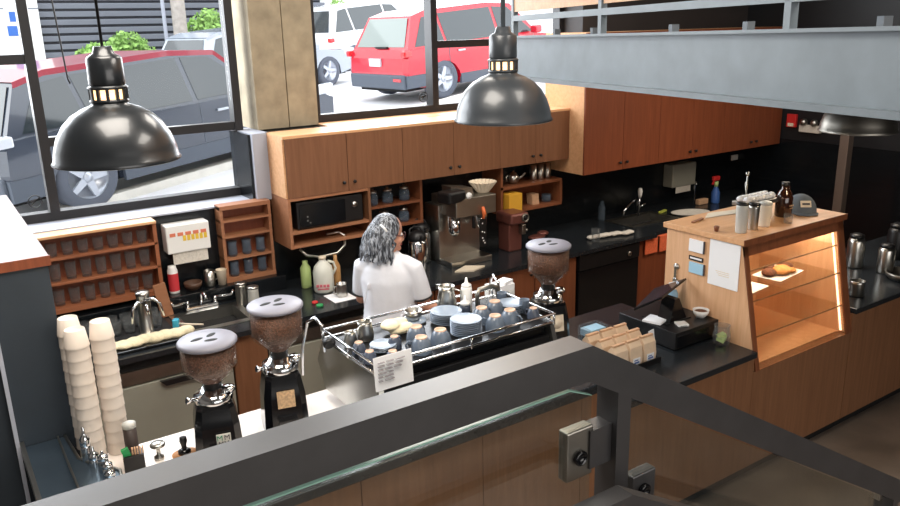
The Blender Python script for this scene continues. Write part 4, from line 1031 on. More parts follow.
for k in range(5):
    loc = ((.385, 3.585, .871), (.402, 3.515, .871), (.428, 3.44, .9255), (.43, 3.36, .9255), (.425, 3.28, .9255))[k]
    if g0 is None:
        g0 = thing('shaker_jar', jl[0], 'jar', loc)
        obj('glass_body', MB().lathe([(.022, 0), (.024, .006), (.022, .055), (.020, .06)], n=18), 'chrome', g0)
        obj('lid', MB().lathe([(.023, .06), (.023, .075), (.012, .082), (.006, .088), (.006, .10), (0, .102)], n=18), 'chrome', g0)
    else:
        _d = dup(g0, loc, label=jl[k]); _d.scale = (1, 1, 1.5 if k == 1 else 1)
    if k == 0: g0.scale = (1, 1, 2.2)
single('vanilla_stick', MB().tube([(0, 0, 0), (.004, 0, .07), (-.004, 0, .14)], .004, n=6), 'black', 'thin black stick standing up beside the first chrome shaker jar', 'stick', (.462, 3.77, .871)) if 0 else None
tm = thing('tamper', 'pale mushroom-shaped metal tamper standing on the white worktop', 'tamper', (.675, 3.50, .871))
obj('body', MB().lathe([(.022, 0), (.024, .006), (.022, .016), (.010, .024), (.010, .05), (.016, .06), (.034, .068), (.036, .076), (.03, .084), (0, .088)], n=26), 'steel', tm)
tm = thing('tamper', 'black tamper standing on a small wooden disc left of the first grinder', 'tamper', (.785, 3.47, .871))
obj('mat', MB().lathe([(.058, 0), (.058, .008), (0, .008)], n=28, sy=.8), 'wood_disc', tm)
obj('base', MB().lathe([(.030, .008), (.030, .022), (.012, .032)], n=24), 'black_gloss', tm)
obj('handle', MB().lathe([(.012, .03), (.012, .05), (.018, .07), (.016, .09), (0, .096)], n=20), 'black', tm)

# ================================================================== POS side
cd_ = thing('cash_drawer', 'low black cash drawer on the dark counter under the screen', 'cash drawer', (3.76, 3.115, .871))
obj('case', MB().box(-.20, .20, -.23, .235, .012, .118, bev=.003), 'black', cd_)
obj('drawer_front', MB().box(-.19, .19, -.236, -.231, .02, .095, bev=.002), 'black_gloss', cd_)
obj('foot', MB().box(-.18, -.15, -.2, .2, 0, .012).box(.15, .18, -.2, .2, 0, .012), 'dark_rubber', cd_)
# tablet register: a screen slab propped on a wedge stand
tb_ = thing('tablet_register', 'tilted tablet register on a black wedge stand on the cash drawer', 'register', (3.72, 3.12, .989), 0)
A = Vector((-.115, .09, .115)); u_ = Vector((.26, .02, .06))
_c = [Vector(p)-Vector((3.72, 3.12, .989)) for p in ((3.478, 3.15, 1.083), (3.777, 3.25, 1.131), (3.955, 3.15, 1.190), (3.613, 3.05, 1.161))]
_n = (_c[1]-_c[0]).cross(_c[3]-_c[0]).normalized()
if _n.z < 0: _n = -_n
def slab(c_, o0, o1, inset=0):
    m = MB(); g = sum(c_, Vector())/4
    lo = [m.bm.verts.new(p+(g-p)*inset+_n*o0) for p in c_]; hi = [m.bm.verts.new(p+(g-p)*inset+_n*o1) for p in c_]
    m.bm.faces.new(lo); m.bm.faces.new(list(reversed(hi)))
    for q in range(4): m.bm.faces.new((lo[q], lo[(q+1) % 4], hi[(q+1) % 4], hi[q]))
    return m
obj('screen_slab', slab(_c, -.006, .006), 'black_gloss', tb_)
obj('screen', slab(_c, .006, .008, .06), 'screen', tb_)
obj('bezel_edge', slab(_c, -.007, -.006, .02), 'steel_dark', tb_)
obj('stand', MB().prism([(-.06, 0), (.10, 0), (.02, .15), (-.02, .15)], -.10, .0, 'Y'), 'black_gloss', tb_)
obj('stand_base', MB().box(-.10, .13, -.11, .09, 0, .006), 'black', tb_)
obj('receipt_paper', MB().cbox((-.10, -.02, .012), (.12, .12, .012), rz=.3), 'paper', tb_)
cr = thing('card_reader', 'small white card reader in front of the tablet stand', 'card reader', (3.70, 2.96, .989), R(-25))
obj('body', MB().box(-.035, .035, -.035, .035, 0, .016, bev=.005), 'white', cr)
obj('slot', MB().box(-.02, .02, -.0365, -.034, .006, .009), 'ink', cr)
sn = thing('sanitizer_bottle', 'clear pump bottle of pale blue sanitizer beside the display case', 'bottle', (3.905, 3.21, .989))
obj('body', MB().lathe([(.030, 0), (.034, .01), (.034, .095), (.024, .12), (.016, .125)], n=22), 'cyan_pale', sn)
obj('label', MB().lathe([(.0348, .015), (.0348, .06)], n=22, cap0=False, cap1=False), 'cyan', sn)
obj('pump', MB().lathe([(.017, .125), (.017, .14), (.006, .145), (.006, .17), (0, .17)], n=16).cbox((-.012, 0, .17), (.05, .014, .010)), 'white', sn)
bo = thing('small_bowl', 'white bowl of small items on the corner of the cash drawer', 'bowl', (3.905, 2.98, .989))
obj('bowl', MB().lathe([(.025, 0), (.045, .025), (.052, .05), (.048, .05), (.04, .025), (0, .012)], n=28, cap1=False), 'white', bo)
obj('contents', MB().sphere((0, 0, .036), .042, sz=.25), 'pastry_dark', bo)
gj = thing('tip_jar', 'clear glass tip jar with notes in it on the counter against the display case', 'jar', (3.885, 2.80, .871))
obj('glass_body', MB().lathe([(.040, 0), (.050, .01), (.055, .06), (.045, .10), (.048, .125), (.045, .125), (.042, .10), (.05, .06), (0, .008)], n=26, cap1=False), 'glass_tumbler', gj)
obj('notes', MB().cbox((0, 0, .035), (.06, .05, .03), rz=.4, rx=.3, bev=.004).cbox((.01, .01, .05), (.04, .05, .02), rz=1.2, rx=-.3), 'green_pale', gj)
# kraft bags of coffee
tr2 = thing('bag_tray', 'shallow black tray holding rows of kraft coffee bags', 'tray', (3.19, 3.0, .871))
obj('tray', MB().box(-.19, .19, -.16, .17, 0, .012).box(-.19, .19, -.166, -.16, 0, .035), 'black', tr2)
k0 = None
rn = ['front row', 'second row', 'third row']; cn = ['left end of the', 'middle of the', 'right end of the']
for r_ in range(3):
    for c_ in range(3):
        loc = (3.08+c_*.115, 2.895+r_*.105, .8835)
        lab = 'kraft coffee bag at the %s %s in the black tray' % (cn[c_], rn[r_])
        if k0 is None:
            k0 = thing('coffee_bag', lab, 'coffee bag', loc, 0)
            m = MB()
            vs = [[m.bm.verts.new(p) for p in ring] for ring in ([(-.048, -.036, 0), (.048, -.036, 0), (.048, .036, 0), (-.048, .036, 0)], [(-.050, -.038, .05), (.050, -.038, .05), (.050, .038, .05), (-.050, .038, .05)], [(-.048, -.030, .12), (.048, -.030, .12), (.048, .030, .12), (-.048, .030, .12)], [(-.047, -.006, .15), (.047, -.006, .15), (.047, .006, .15), (-.047, .006, .15)])]
            for A_, B_ in zip(vs, vs[1:]):
                for q in range(4): m.bm.faces.new((A_[q], A_[(q+1) % 4], B_[(q+1) % 4], B_[q]))
            m.bm.faces.new(list(reversed(vs[0]))); m.bm.faces.new(vs[-1])
            obj('bag', m, 'kraft_light', k0)
            obj('folded_top', MB().box(-.048, .048, -.009, .009, .146, .158), 'kraft', k0)
            lb = obj('label', MB().box(-.028, .030, -.0395, -.037, .012, .055), 'paper', k0)
            obj('print', MB().box(-.020, .022, -.0405, -.039, .022, .032).box(-.020, .012, -.0405, -.039, .038, .044), 'blue', lb)
        else: dup(k0, loc, label=lab)
single('paper_card', MB().cbox((0, 0, .07), (.06, .003, .14), rz=.2, rx=-.15), 'paper', 'white folded card standing at the right end of the coffee bag tray', 'card', (3.45, 2.97, .871))
nh = thing('napkin_holder', 'clear plastic holder of white napkins behind the coffee bags', 'holder', (3.36, 3.38, .871))
obj('holder', MB().box(-.08, .08, -.055, .055, 0, .008).box(-.08, -.075, -.055, .055, 0, .07).box(.075, .08, -.055, .055, 0, .07).box(-.08, .08, .05, .055, 0, .07), 'glass_tumbler', nh)
obj('napkins', MB().box(-.07, .07, -.045, .045, .008, .055, bev=.004), 'cyan_pale', nh)

# ================================================================== display case
dc = thing('display_case', 'maple pastry display case with glass shelves at the end of the counter', 'display case', (0, 0, 0))
dx0, dx1, yb1 = 3.96, 5.02, 3.33
sidep = [(2.664, .70), (yb1, .70), (yb1, 1.50), (2.757, 1.50), (2.602, .74), (2.664, .738)]
obj('side_panel', MB().prism(sidep, dx0, dx0+.035, 'X'), 'wood_case', dc)
obj('side_panel', MB().prism(sidep, dx1-.05, dx1, 'X'), 'wood_case', dc)
fm = MB()
fp = lambda z: 2.592+(z-.70)*(2.755-2.592)/.80
for (a, b_) in ((dx0, dx0+.038), (dx1-.07, dx1)):
    fm.prism([(fp(.736)-.006, .736), (fp(.736)+.004, .736), (fp(1.50)+.004, 1.50), (fp(1.5)-.006, 1.50)], a, b_, 'X')
fm.prism([(fp(1.43)-.006, 1.43), (fp(1.43)+.004, 1.43), (fp(1.5)+.004, 1.50), (fp(1.5)-.006, 1.5)], dx0, dx1, 'X')
obj('front_frame', fm, 'wood_dark', dc)
obj('top_board', MB().box(dx0-.02, dx1+.02, 2.735, yb1+.02, 1.50, 1.535, bev=.003), 'wood_light', dc)
obj('top_edge', MB().box(dx0-.02, dx1+.02, 2.730, 2.735, 1.497, 1.537), 'wood_dark', dc)
obj('back_panel', MB().box(dx0+.035, dx1-.05, yb1-.02, yb1, .70, 1.50), 'wood_case', dc)
obj('bottom_board', MB().box(dx0+.035, dx1-.05, 2.664, yb1-.02, .70, .738), 'wood_case', dc)
for z in (.93, 1.147, 1.333):
    gs_ = obj('glass_shelf', MB().box(dx0+.037, dx1-.052, fp(z)+.02, yb1-.022, z-.008, z), 'glass_case', dc)
    obj('shelf_edge', MB().box(dx0+.037, dx1-.052, fp(z)+.016, fp(z)+.020, z-.008, z), 'shelf_edge', gs_)
obj('front_glass', MB().prism([(fp(.74)+.002, .74), (fp(.74)+.006, .74), (fp(1.43)+.006, 1.43), (fp(1.43)+.002, 1.43)], dx0+.038, dx1-.07, 'X'), 'glass_case', dc)
obj('led_strip', MB().box(dx0+.05, dx1-.07, 2.80, 2.815, 1.485, 1.498), 'led', dc)
obj('led_strip', MB().prism([(fp(.75)+.035, .75), (fp(.75)+.045, .75), (fp(1.48)+.045, 1.48), (fp(1.48)+.035, 1.48)], dx1-.062, dx1-.052, 'X'), 'led', dc)
lc = obj('lock', MB().lathe([(.020, 0), (.020, .008), (.008, .010), (.008, .02), (0, .021)], (dx0, 3.235, 1.255), 18, mat=Matrix.Rotation(R(-90), 4, 'Y')), 'steel', dc)
obj('key', MB().box(dx0-.014, dx0-.010, 3.225, 3.245, 1.17, 1.245).box(dx0-.016, dx0-.008, 3.215, 3.25, 1.13, 1.175), 'chrome', lc)
l = bpy.data.lights.new('case_light', 'AREA'); l.energy = 8; l.color = (1, .88, .73); l.size = .9; l.shape = 'RECTANGLE'; l.size_y = .04
lo = bpy.data.objects.new('case_light', l); COL.objects.link(lo); lo.location = (4.5, 2.84, 1.48); lo.rotation_euler = (R(25), 0, 0)
# things fixed to its side
ns = thing('notice_sheet', 'large white notice sheet on the side of the display case', 'notice', (dx0, 2.88, 1.36))
obj('sheet', MB().box(-.006, -.002, -.115, .105, -.155, .135), 'paper', ns)
tx = MB()
for k in range(3): tx.box(-.0075, -.006, -.05, .05-.01*k, -.06-.012*k, -.056-.012*k)
obj('printed_lines', tx, 'paper_cream', ns)
for k, (y, z, h, m, lab) in enumerate(((3.085, 1.385, .08, 'paper', 'upper white card holder on the side of the display case'), (3.085, 1.325, .03, 'black', 'narrow black-edged sticker between the two card holders'), (3.075, 1.245, .07, 'cyan_pale', 'lower grey-blue card holder on the side of the display case'))):
    c = thing(['card_holder', 'sticker', 'card_holder'][k], lab, 'card holder' if k != 1 else 'sticker', (dx0, y, z))
    obj('card', MB().box(-.012 if k != 1 else -.005, -.002, -.055, .055, 0, h), m, c)
    obj('edge', MB().box(-.013, -.002, -.062, -.055, 0, h) if k != 1 else MB().box(-.0055, -.0045, -.045, .045, .010, .022), 'ink' if k != 1 else 'paper', c)
# pastries
plt = thing('pastry_plate', 'white square plate of pastries on the middle glass shelf of the case', 'plate', (4.62, 2.93, 1.1475), R(8))
obj('plate', MB().box(-.17, .17, -.10, .10, .004, .010, bev=.003).box(-.14, .14, -.08, .08, 0, .004), 'white', plt)
pc = MB().sphere((0, 0, .02), .05, sx=1.1, sz=.5)
for k, (x, y, s, m, lab) in enumerate(((4.50, 2.92, 1, 'pastry_dark', 'dark pastry at the left end of the white plate in the case'), (4.60, 2.89, 1.25, 'pastry', 'golden pastry in the middle of the white plate in the case'), (4.72, 2.94, 1, 'pastry_dark', 'dark muffin at the right end of the white plate in the case'), (4.60, 2.98, .9, 'pastry_dark', 'dark pastry at the back of the white plate in the case'), (4.68, 2.875, .7, 'pastry', 'small golden pastry at the front of the white plate in the case'))):
    single('pastry', MB().sphere((0, 0, .026*s), .045*s, sx=1.15, sz=.58, u=20, v=12), m, lab, 'pastry', (x, y, 1.1575))
trp = thing('parchment_tray', 'white paper-lined tray with a cookie on the middle glass shelf, left in the case', 'tray', (4.20, 2.90, 1.1475), R(6))
obj('liner', MB().box(-.13, .13, -.11, .11, 0, .008, bev=.003), 'white', trp)
single('cookie', MB().lathe([(.045, 0), (.05, .008), (.035, .018), (0, .02)], n=24), 'pastry', 'golden cookie lying on the paper-lined tray in the case', 'cookie', (4.15, 2.90, 1.1558))
# on top of the case
def steeltumbler(loc, lab, r, h, lidm, m='steel'):
    t = thing('travel_tumbler', lab, 'tumbler', loc)
    obj('body', MB().lathe([(r*.88, 0), (r*.9, .006), (r, h*.9), (r, h)], n=26), m, t)
    obj('lid', MB().lathe([(r*1.04, h), (r*1.04, h+.012), (r*.8, h+.018), (0, h+.018)], n=26), lidm, t)
    return t
TZ = 1.5355
steeltumbler((4.09, 2.87, TZ), 'pale travel tumbler with a dark lid at the near corner of the case top', .037, .175, 'black', 'label_silver')
steeltumbler((4.21, 2.87, TZ), 'brushed steel travel tumbler, second along the case top', .034, .155, 'black')
steeltumbler((4.34, 2.88, TZ), 'pale wide tumbler standing in front of the napkin tray on the case top', .040, .14, 'label_silver', 'paper_cream')
nt2 = thing('cutlery_tray', 'grey tray heaped with white napkin rolls on the case top', 'tray', (4.46, 3.04, TZ))
obj('tray', MB().box(-.15, .15, -.07, .07, .10, .13, bev=.006).box(-.12, .12, -.05, .05, 0, .10), 'steel_dark', nt2)
rl_ = MB(); random.seed(2)
for k in range(16): rl_.sphere((-.13+(k % 8)*.037, -.03+.05*(k//8), .145), .022, sy=1.2, u=10, v=6)
obj('napkin_rolls', rl_, 'paper', nt2)
gw = thing('growler_bottle', 'dark amber glass growler bottle on the case top', 'bottle', (4.66, 2.96, TZ))
obj('body', MB().lathe([(.048, 0), (.055, .01), (.055, .13), (.040, .165), (.022, .185), (.022, .205)], n=28), 'amber', gw)
obj('cap', MB().lathe([(.025, .205), (.025, .228), (0, .23)], n=20), 'black', gw)
obj('loop_handle', MB().torus((.033, 0, .185), .014, .0045, n=16, mat=Matrix.Rotation(R(90), 3, 'X')), 'amber', gw)
obj('printed_text', MB().box(-.02, .022, -.0565, -.052, .075, .085).box(-.014, .016, -.0565, -.052, .06, .066), 'badge_tan', gw)
single('small_tumbler', MB().lathe([(.026, 0), (.03, .06), (.028, .06), (.024, .006), (0, .006)], n=20, cap1=False), 'glass_tumbler', 'little clear glass in front of the amber growler on the case top', 'glass', (4.52, 2.83, TZ))
cp = thing('baseball_cap', 'grey baseball cap with a pale patch at the right end of the case top', 'cap', (4.87, 2.97, TZ), R(-38))
obj('crown', MB().sphere((0, 0, 0), .10, sx=1.05, sz=1.2, u=24, v=14), 'cap_grey', cp)
bm_ = MB(); 
bm_.prism([(-.075, -.04), (-.085, -.10), (-.06, -.15), (0, -.17), (.06, -.15), (.085, -.10), (.075, -.04)], .004, .010)
obj('brim', bm_, 'cap_grey', cp)
pt = obj('patch', MB().cbox((0, -.091, .070), (.07, .006, .045), rx=R(-25), bev=.002), 'paper_cream', cp)
obj('patch_print', MB().cbox((0, -.095, .071), (.048, .004, .012), rx=R(-25)), 'ink', pt)
bpy.data.objects[cp.children[0].name].location = (0, 0, .0)
single('wood_scoop', MB().cbox((0, 0, .006), (.14, .02, .012), rz=.1, bev=.004), 'wood_x', 'small wooden stick lying at the back left of the case top', 'stick', (4.12, 3.22, TZ), .1)
single('flat_paper', MB().prism([(-.18, -.02), (.10, -.07), (.22, .0), (-.05, .06)], 0, .003), 'paper_cream', 'large crumpled paper sheet lying at the back of the case top', 'paper', (4.40, 3.26, TZ))
single('cork_knob', MB().lathe([(.012, 0), (.018, .03), (.012, .035), (0, .036)], n=16), 'wood_dark', 'tiny dark wooden stopper on the case top left of the first tumbler', 'stopper', (4.0, 2.98, TZ))
ut = thing('utensil_cup', 'tall utensil cup with thin tools behind the napkin tray on the case top', 'cup', (4.62, 3.22, TZ))
obj('cup', MB().lathe([(.035, 0), (.04, .10), (.037, .10), (.03, .006), (0, .006)], n=20, cap1=False), 'black', ut)
obj('utensils', MB().tube([(.0, 0, .01), (.01, .01, .24)], .005).sphere((.01, .01, .25), .014).tube([(.01, 0, .01), (-.02, .0, .20)], .004), 'steel', ut)

# ================================================================== right-hand counter
for k, (x, y, s, h, lab) in enumerate(((5.94, 3.12, .9, .26, 'steel airpot nearest the display case on the right-hand counter'), (5.98, 2.90, .85, .22, 'short steel thermos in front of the airpots on the right-hand counter'), (6.42, 3.05, 1.0, .28, 'dark thermal jug at the right edge of the picture on the counter'))):
    t = thing('thermos', lab, 'thermos', (x, y, .90))
    r = .07*s
    obj('body', MB().lathe([(r*.95, 0), (r, .012), (r, h*.8), (r*.8, h*.92)], n=26), 'steel' if k < 2 else 'black', t)
    obj('lid', MB().lathe([(r*.85, h*.92), (r*.85, h), (r*.4, h*1.05), (0, h*1.05)], n=26), 'black', t)
    obj('handle', MB().tube([(r*.95, 0, h*.75), (r*1.6, 0, h*.7), (r*1.6, 0, h*.3), (r*.98, 0, h*.2)], .009), 'black', t)
sk = thing('steel_basin', 'round steel-rimmed basin on the right-hand counter', 'basin', (5.95, 2.72, .90))
obj('basin', MB().lathe([(.12, 0), (.14, .02), (.15, .05), (.14, .05), (.12, .01), (0, .008)], n=36, cap1=False), 'steel_dark', sk)
single('milk_pitcher', MB().lathe([(.045, 0), (.05, .01), (.045, .09), (.05, .11), (.046, .11), (.04, .01), (0, .01)], n=24, cap1=False), 'steel', 'steel pitcher standing just right of the display case on the right-hand counter', 'pitcher', (5.30, 2.74, .90))
t0 = None
for k in range(3):
    loc = (6.25+.20*k, 2.76+.05*(k % 2), .90)
    if t0 is None: t0 = single('steel_cup', MB().lathe([(.036, 0), (.042, .01), (.042, .10), (.038, .10), (.036, .01), (0, .01)], n=20, cap1=False), 'steel', 'steel cup in the short row by the right edge of the counter', 'cup', loc, group='steel cups on the right-hand counter')
    else: dup(t0, loc)
# wall devices at the far right
fa = thing('fire_alarm', 'small red fire alarm box high on the dark right wall', 'alarm', (7.939, 5.03, 1.66))
obj('box', MB().box(-.04, -.0, -.055, .055, 0, .14, bev=.006), 'red', fa)
obj('label', MB().box(-.043, -.039, -.035, .035, .01, .045), 'paper_cream', fa)
el = thing('emergency_light', 'small white emergency light unit on the dark right wall beside the red box', 'light', (7.939, 4.80, 1.62))
obj('housing', MB().box(-.06, 0, -.12, .12, 0, .08, bev=.01), 'cloth_grey', el)
obj('lamp_head', MB().sphere((-.07, -.06, .11), .04).sphere((-.07, .06, .11), .04), 'steel', el)
single('wall_plate', MB().box(-.02, 0, -.06, .06, -.045, .045, bev=.004), 'kraft', 'small tan plate on the dark right wall just left of the steel column', 'plate', (7.939, 4.48, 1.70))

# ================================================================== the barista
def remesh(o, v, it=0):
    m = o.modifiers.new('r', 'REMESH'); m.mode = 'VOXEL'; m.voxel_size = v; m.use_smooth_shade = True
    if it:
        s = o.modifiers.new('s', 'SMOOTH'); s.factor = .5; s.iterations = it
PX, PY = 2.345, 4.20
ps = thing('person', 'barista with wavy grey hair, glasses and white t-shirt, standing turned away behind the machine', 'person', (PX, PY, 0), R(-48))
HY = Matrix.Translation((0, .015, 1.54)) @ Matrix.Rotation(R(-50), 4, 'Z') @ Matrix.Rotation(R(-8), 4, 'X')   # head, local front +y
bo_ = MB()
# trunk
bo_.tube([(0, 0, .84), (0, -.005, .93), (0, .005, 1.04), (0, .0, 1.16), (0, -.005, 1.28), (0, -.01, 1.36), (0, -.01, 1.41)],
         [(.155, .11), (.17, .125), (.155, .12), (.160, .12), (.170, .115), (.150, .085), (.05, .05)], n=28)
bo_.tube([(0, -.008, 1.38), (0, .0, 1.44), (0, .01, 1.50)], [(.062, .06), (.055, .056), (.055, .06)], n=20)
for sg in (-1, 1):   # shoulders, legs
    bo_.tube([(sg*.05, -.01, 1.36), (sg*.12, -.01, 1.345), (sg*.165, -.01, 1.325)], [.035, .042, .044], n=16)
    bo_.tube([(sg*.085, 0, .90), (sg*.09, .01, .72), (sg*.09, .015, .50), (sg*.09, .0, .40), (sg*.09, -.01, .28), (sg*.09, -.01, .10), (sg*.09, -.01, .05)],
             [.095, .085, .06, .055, .056, .038, .04], n=18)
    bo_.tube([(sg*.09, -.05, .04), (sg*.095, .03, .04), (sg*.10, .12, .028), (sg*.10, .16, .022)], [.036, .042, .036, .02], n=14)
def hand(mb, wrist, fwd, side, palm_n, curl=.5, thumb=1):
    f = Vector(fwd).normalized(); s_ = Vector(side).normalized(); nn = Vector(palm_n).normalized(); w_ = Vector(wrist)
    mb.tube([w_-f*.01, w_+f*.03, w_+f*.07, w_+f*.09], [(.018, .024), (.014, .036), (.013, .040), (.011, .036)], n=14, up=nn)
    for k, (off, ln) in enumerate(((-.030, .060), (-.010, .074), (.011, .080), (.031, .070))):
        p = w_+f*.085+s_*off; d = f.copy(); pts = [p-f*.02, p]; rr = [.009, .0088]
        for j, L_ in enumerate((.42, .32, .26)):
            d = (d*math.cos(curl*.75)+nn*math.sin(curl*.75)).normalized(); p = p+d*ln*L_; pts.append(p); rr.append(.0082-.0008*j)
        mb.tube(pts, rr, n=10)
    b0 = w_+f*.025+s_*.028*thumb
    mb.tube([b0-s_*.01*thumb, b0+(s_*thumb*.02+f*.02), b0+(s_*thumb*.034+f*.048+nn*.012), b0+(s_*thumb*.036+f*.072+nn*.026)], [.013, .0115, .0095, .008], n=10)
# right arm: upper arm down, forearm forward over the worktop
sh_, el_, wr_ = Vector((.172, -.01, 1.325)), Vector((.232, .01, 1.085)), Vector((.385, .105, .955))
bo_.tube([sh_-Vector((.03, 0, -.01)), sh_, sh_.lerp(el_, .35), sh_.lerp(el_, .8), el_, el_.lerp(wr_, .25), el_.lerp(wr_, .8), wr_], [.04, .052, .052, .044, .041, .042, .030, .026], n=18)
hand(bo_, wr_, (wr_-el_), (-.45, .9, .1), (-.5, -.4, -.75), .7, 1)
sh2, el2, wr2 = Vector((-.172, -.01, 1.325)), Vector((-.215, .05, 1.09)), Vector((-.12, .26, 1.03))
bo_.tube([sh2+Vector((.03, 0, .01)), sh2, sh2.lerp(el2, .35), sh2.lerp(el2, .8), el2, el2.lerp(wr2, .25), el2.lerp(wr2, .8), wr2], [.04, .052, .052, .044, .041, .042, .030, .026], n=18)
hand(bo_, wr2, (wr2-el2), (1, -.3, 0), (0, -.2, -1), .7, 1)
# head
bo_.sphere((0, 0, 0), .092, sx=.84, sy=1.02, sz=1.18, u=28, v=20, mat=None) if 0 else None
bo_.sphere((0, 0, 0), 1, sx=.076, sy=.094, sz=.098, u=28, v=20, mat=HY @ Matrix.Translation((0, -.005, .030)))
bo_.sphere((0, 0, 0), 1, sx=.060, sy=.072, sz=.080, u=24, v=16, mat=HY @ Matrix.Translation((0, .022, -.035)))
bo_.sphere((0, 0, 0), 1, sx=.030, sy=.026, sz=.022, u=16, v=10, mat=HY @ Matrix.Translation((0, .072, -.088)))
bo_.sphere((0, 0, 0), 1, sx=.012, sy=.020, sz=.026, u=14, v=10, mat=HY @ Matrix.Translation((0, .094, -.018)))
bo_.sphere((0, 0, 0), 1, sx=.016, sy=.014, sz=.011, u=14, v=10, mat=HY @ Matrix.Translation((0, .100, -.034)))
for sg in (-1, 1):
    bo_.sphere((0, 0, 0), 1, sx=.010, sy=.020, sz=.032, u=14, v=10, mat=HY @ Matrix.Translation((sg*.076, -.002, -.010)))
    bo_.sphere((0, 0, 0), 1, sx=.024, sy=.02, sz=.02, u=14, v=10, mat=HY @ Matrix.Translation((sg*.036, .066, -.034)))
body = obj('body', bo_, 'skin', ps); remesh(body, .0048, 3)
fc = MB()
for sg in (-1, 1): fc.sphere((0, 0, 0), .0125, u=14, v=10, mat=HY @ Matrix.Translation((sg*.030, .076, .006)))
obj('eyes', fc, 'white', ps)
fc = MB()
for sg in (-1, 1): fc.sphere((0, 0, 0), .006, u=10, v=8, mat=HY @ Matrix.Translation((sg*.030, .0855, .006)))
obj('pupils', fc, 'black', ps)
obj('mouth', MB().sphere((0, 0, 0), 1, sx=.022, sy=.010, sz=.008, mat=HY @ Matrix.Translation((0, .090, -.063))), pm('lips', (176, 96, 92), .5), ps)
# glasses
gl = MB()
for sg in (-1, 1):
    gl.tube([HY @ Vector((sg*.032+.024*math.cos(2*PI*k/20), .098, .004+.019*math.sin(2*PI*k/20))) for k in range(20)], .0022, closed=True, n=6)
    gl.tube([HY @ Vector(p) for p in ((sg*.056, .098, .008), (sg*.078, .06, .008), (sg*.084, .0, .006), (sg*.082, -.02, -.006))], .0022, n=6)
gl.tube([HY @ Vector(p) for p in ((-.01, .098, .006), (0, .101, .010), (.01, .098, .006))], .0022, n=6)
obj('glasses', gl, pm('dark_red_frame', (70, 32, 34), .35), ps)
# t-shirt
ts = MB()
ts.tube([(0, 0, .83), (0, -.005, .90), (0, .0, .97), (0, .003, 1.05), (0, .0, 1.17), (0, -.005, 1.26), (0, -.01, 1.33), (0, -.01, 1.385), (0, -.008, 1.435)],
        [(.185, .150), (.190, .153), (.185, .150), (.176, .145), (.180, .142), (.190, .134), (.170, .112), (.122, .088), (.070, .066)], n=32)
for (a_, b__) in ((sh_, el_), (sh2, el2)):
    sx_ = 1 if a_.x > 0 else -1
    ts.tube([Vector((sx_*.045, -.01, 1.375)), Vector((sx_*.11, -.01, 1.36)), a_+Vector((0, 0, .005)), a_.lerp(b__, .35), a_.lerp(b__, .62), a_.lerp(b__, .80)], [.050, .056, .062, .064, .063, .062], n=22)
for (p0, p1, r) in (((-.17, -.12, 1.02), (.10, -.143, 1.00), .009), ((-.15, -.13, .96), (.15, -.138, .98), .009), ((-.1, -.13, 1.25), (-.14, -.13, 1.05), .009), ((.17, -.09, 1.12), (.10, -.14, 1.02), .012)):
    a_, b__ = Vector(p0), Vector(p1); ts.tube([a_, a_.lerp(b__, .5)+Vector((0, -.004, .0)), b__], [r*.5, r, r*.5], n=8)
tso = obj('t_shirt', ts, 'shirt', ps); remesh(tso, .007, 12)
for (a_, b__) in ((sh_, el_), (sh2, el2)):
    d = (b__-a_).normalized(); c = a_.lerp(b__, .80); ref = d.orthogonal().normalized(); r2 = d.cross(ref)
    hem = MB().tube([c+(ref*math.cos(2*PI*k/24)+r2*math.sin(2*PI*k/24))*.060 for k in range(24)], .006, closed=True, n=8)
    obj('sleeve_trim', hem, 'black', ps)
tr_ = MB()
tr_.tube([(0, 0, .80), (0, 0, .90), (0, 0, .95)], [(.17, .125), (.18, .135), (.165, .125)], n=28)
for sg in (-1, 1):
    tr_.tube([(sg*.085, 0, .88), (sg*.09, .01, .72), (sg*.09, .015, .50), (sg*.09, .0, .40), (sg*.09, -.01, .28), (sg*.09, -.01, .09)], [.108, .10, .08, .075, .075, .068], n=20)
to = obj('trousers', tr_, 'trousers', ps); remesh(to, .010, 2)
so = MB()
for sg in (-1, 1): so.tube([(sg*.09, -.06, .045), (sg*.095, .03, .048), (sg*.10, .12, .036), (sg*.10, .175, .026)], [.044, .050, .045, .028], n=16)
sh_o = obj('shoes', so, 'black_matte', ps); remesh(sh_o, .007, 1)
# hair
random.seed(21)
ha = MB()
ha.sphere((0, 0, 0), 1, sx=.086, sy=.100, sz=.100, u=26, v=18, mat=HY @ Matrix.Translation((0, -.020, .036)))
for layer, (N_, r0, off) in enumerate(((40, .0125, 0), (34, .010, .010))):
    for k in range(N_):
        a = R(-196+(206 if layer == 0 else 196)*k/(N_-1)+random.uniform(-3, 3))
        cx_, cy_ = math.cos(a), math.sin(a)
        ph = random.uniform(0, 6.28); wv = random.uniform(.008, .015); fr_ = random.uniform(8, 12)
        ln = random.uniform(.76, 1.0)*(1.0 if cy_ < .0 else .85)
        pts = []; rr = []
        for j in range(15):
            t_ = j/14
            z = .105-.285*ln*t_
            rad = (.050+.045*min(1, t_*3.2)+.048*max(0, t_-.3)+off*min(1, t_*2))
            wob = wv*math.sin(ph+t_*fr_)*min(1, t_*1.8)
            px_ = cx_*rad*.90+wob*cy_; py_ = -.020+cy_*rad*1.08+wob*cx_
            if py_ > .012 and t_ > .12: py_ = .012-.03*t_
            pts.append(HY @ Vector((px_, py_, z+wob*.3))); rr.append(r0*(1-.5*t_)+.0025)
        ha.tube(pts, rr, n=7)
hm = bpy.data.materials.new('streaked_grey_hair'); hm.use_nodes = True
nt = hm.node_tree; bb = nt.nodes['Principled BSDF']; tc = nt.nodes.new('ShaderNodeTexCoord'); mp = nt.nodes.new('ShaderNodeMapping')
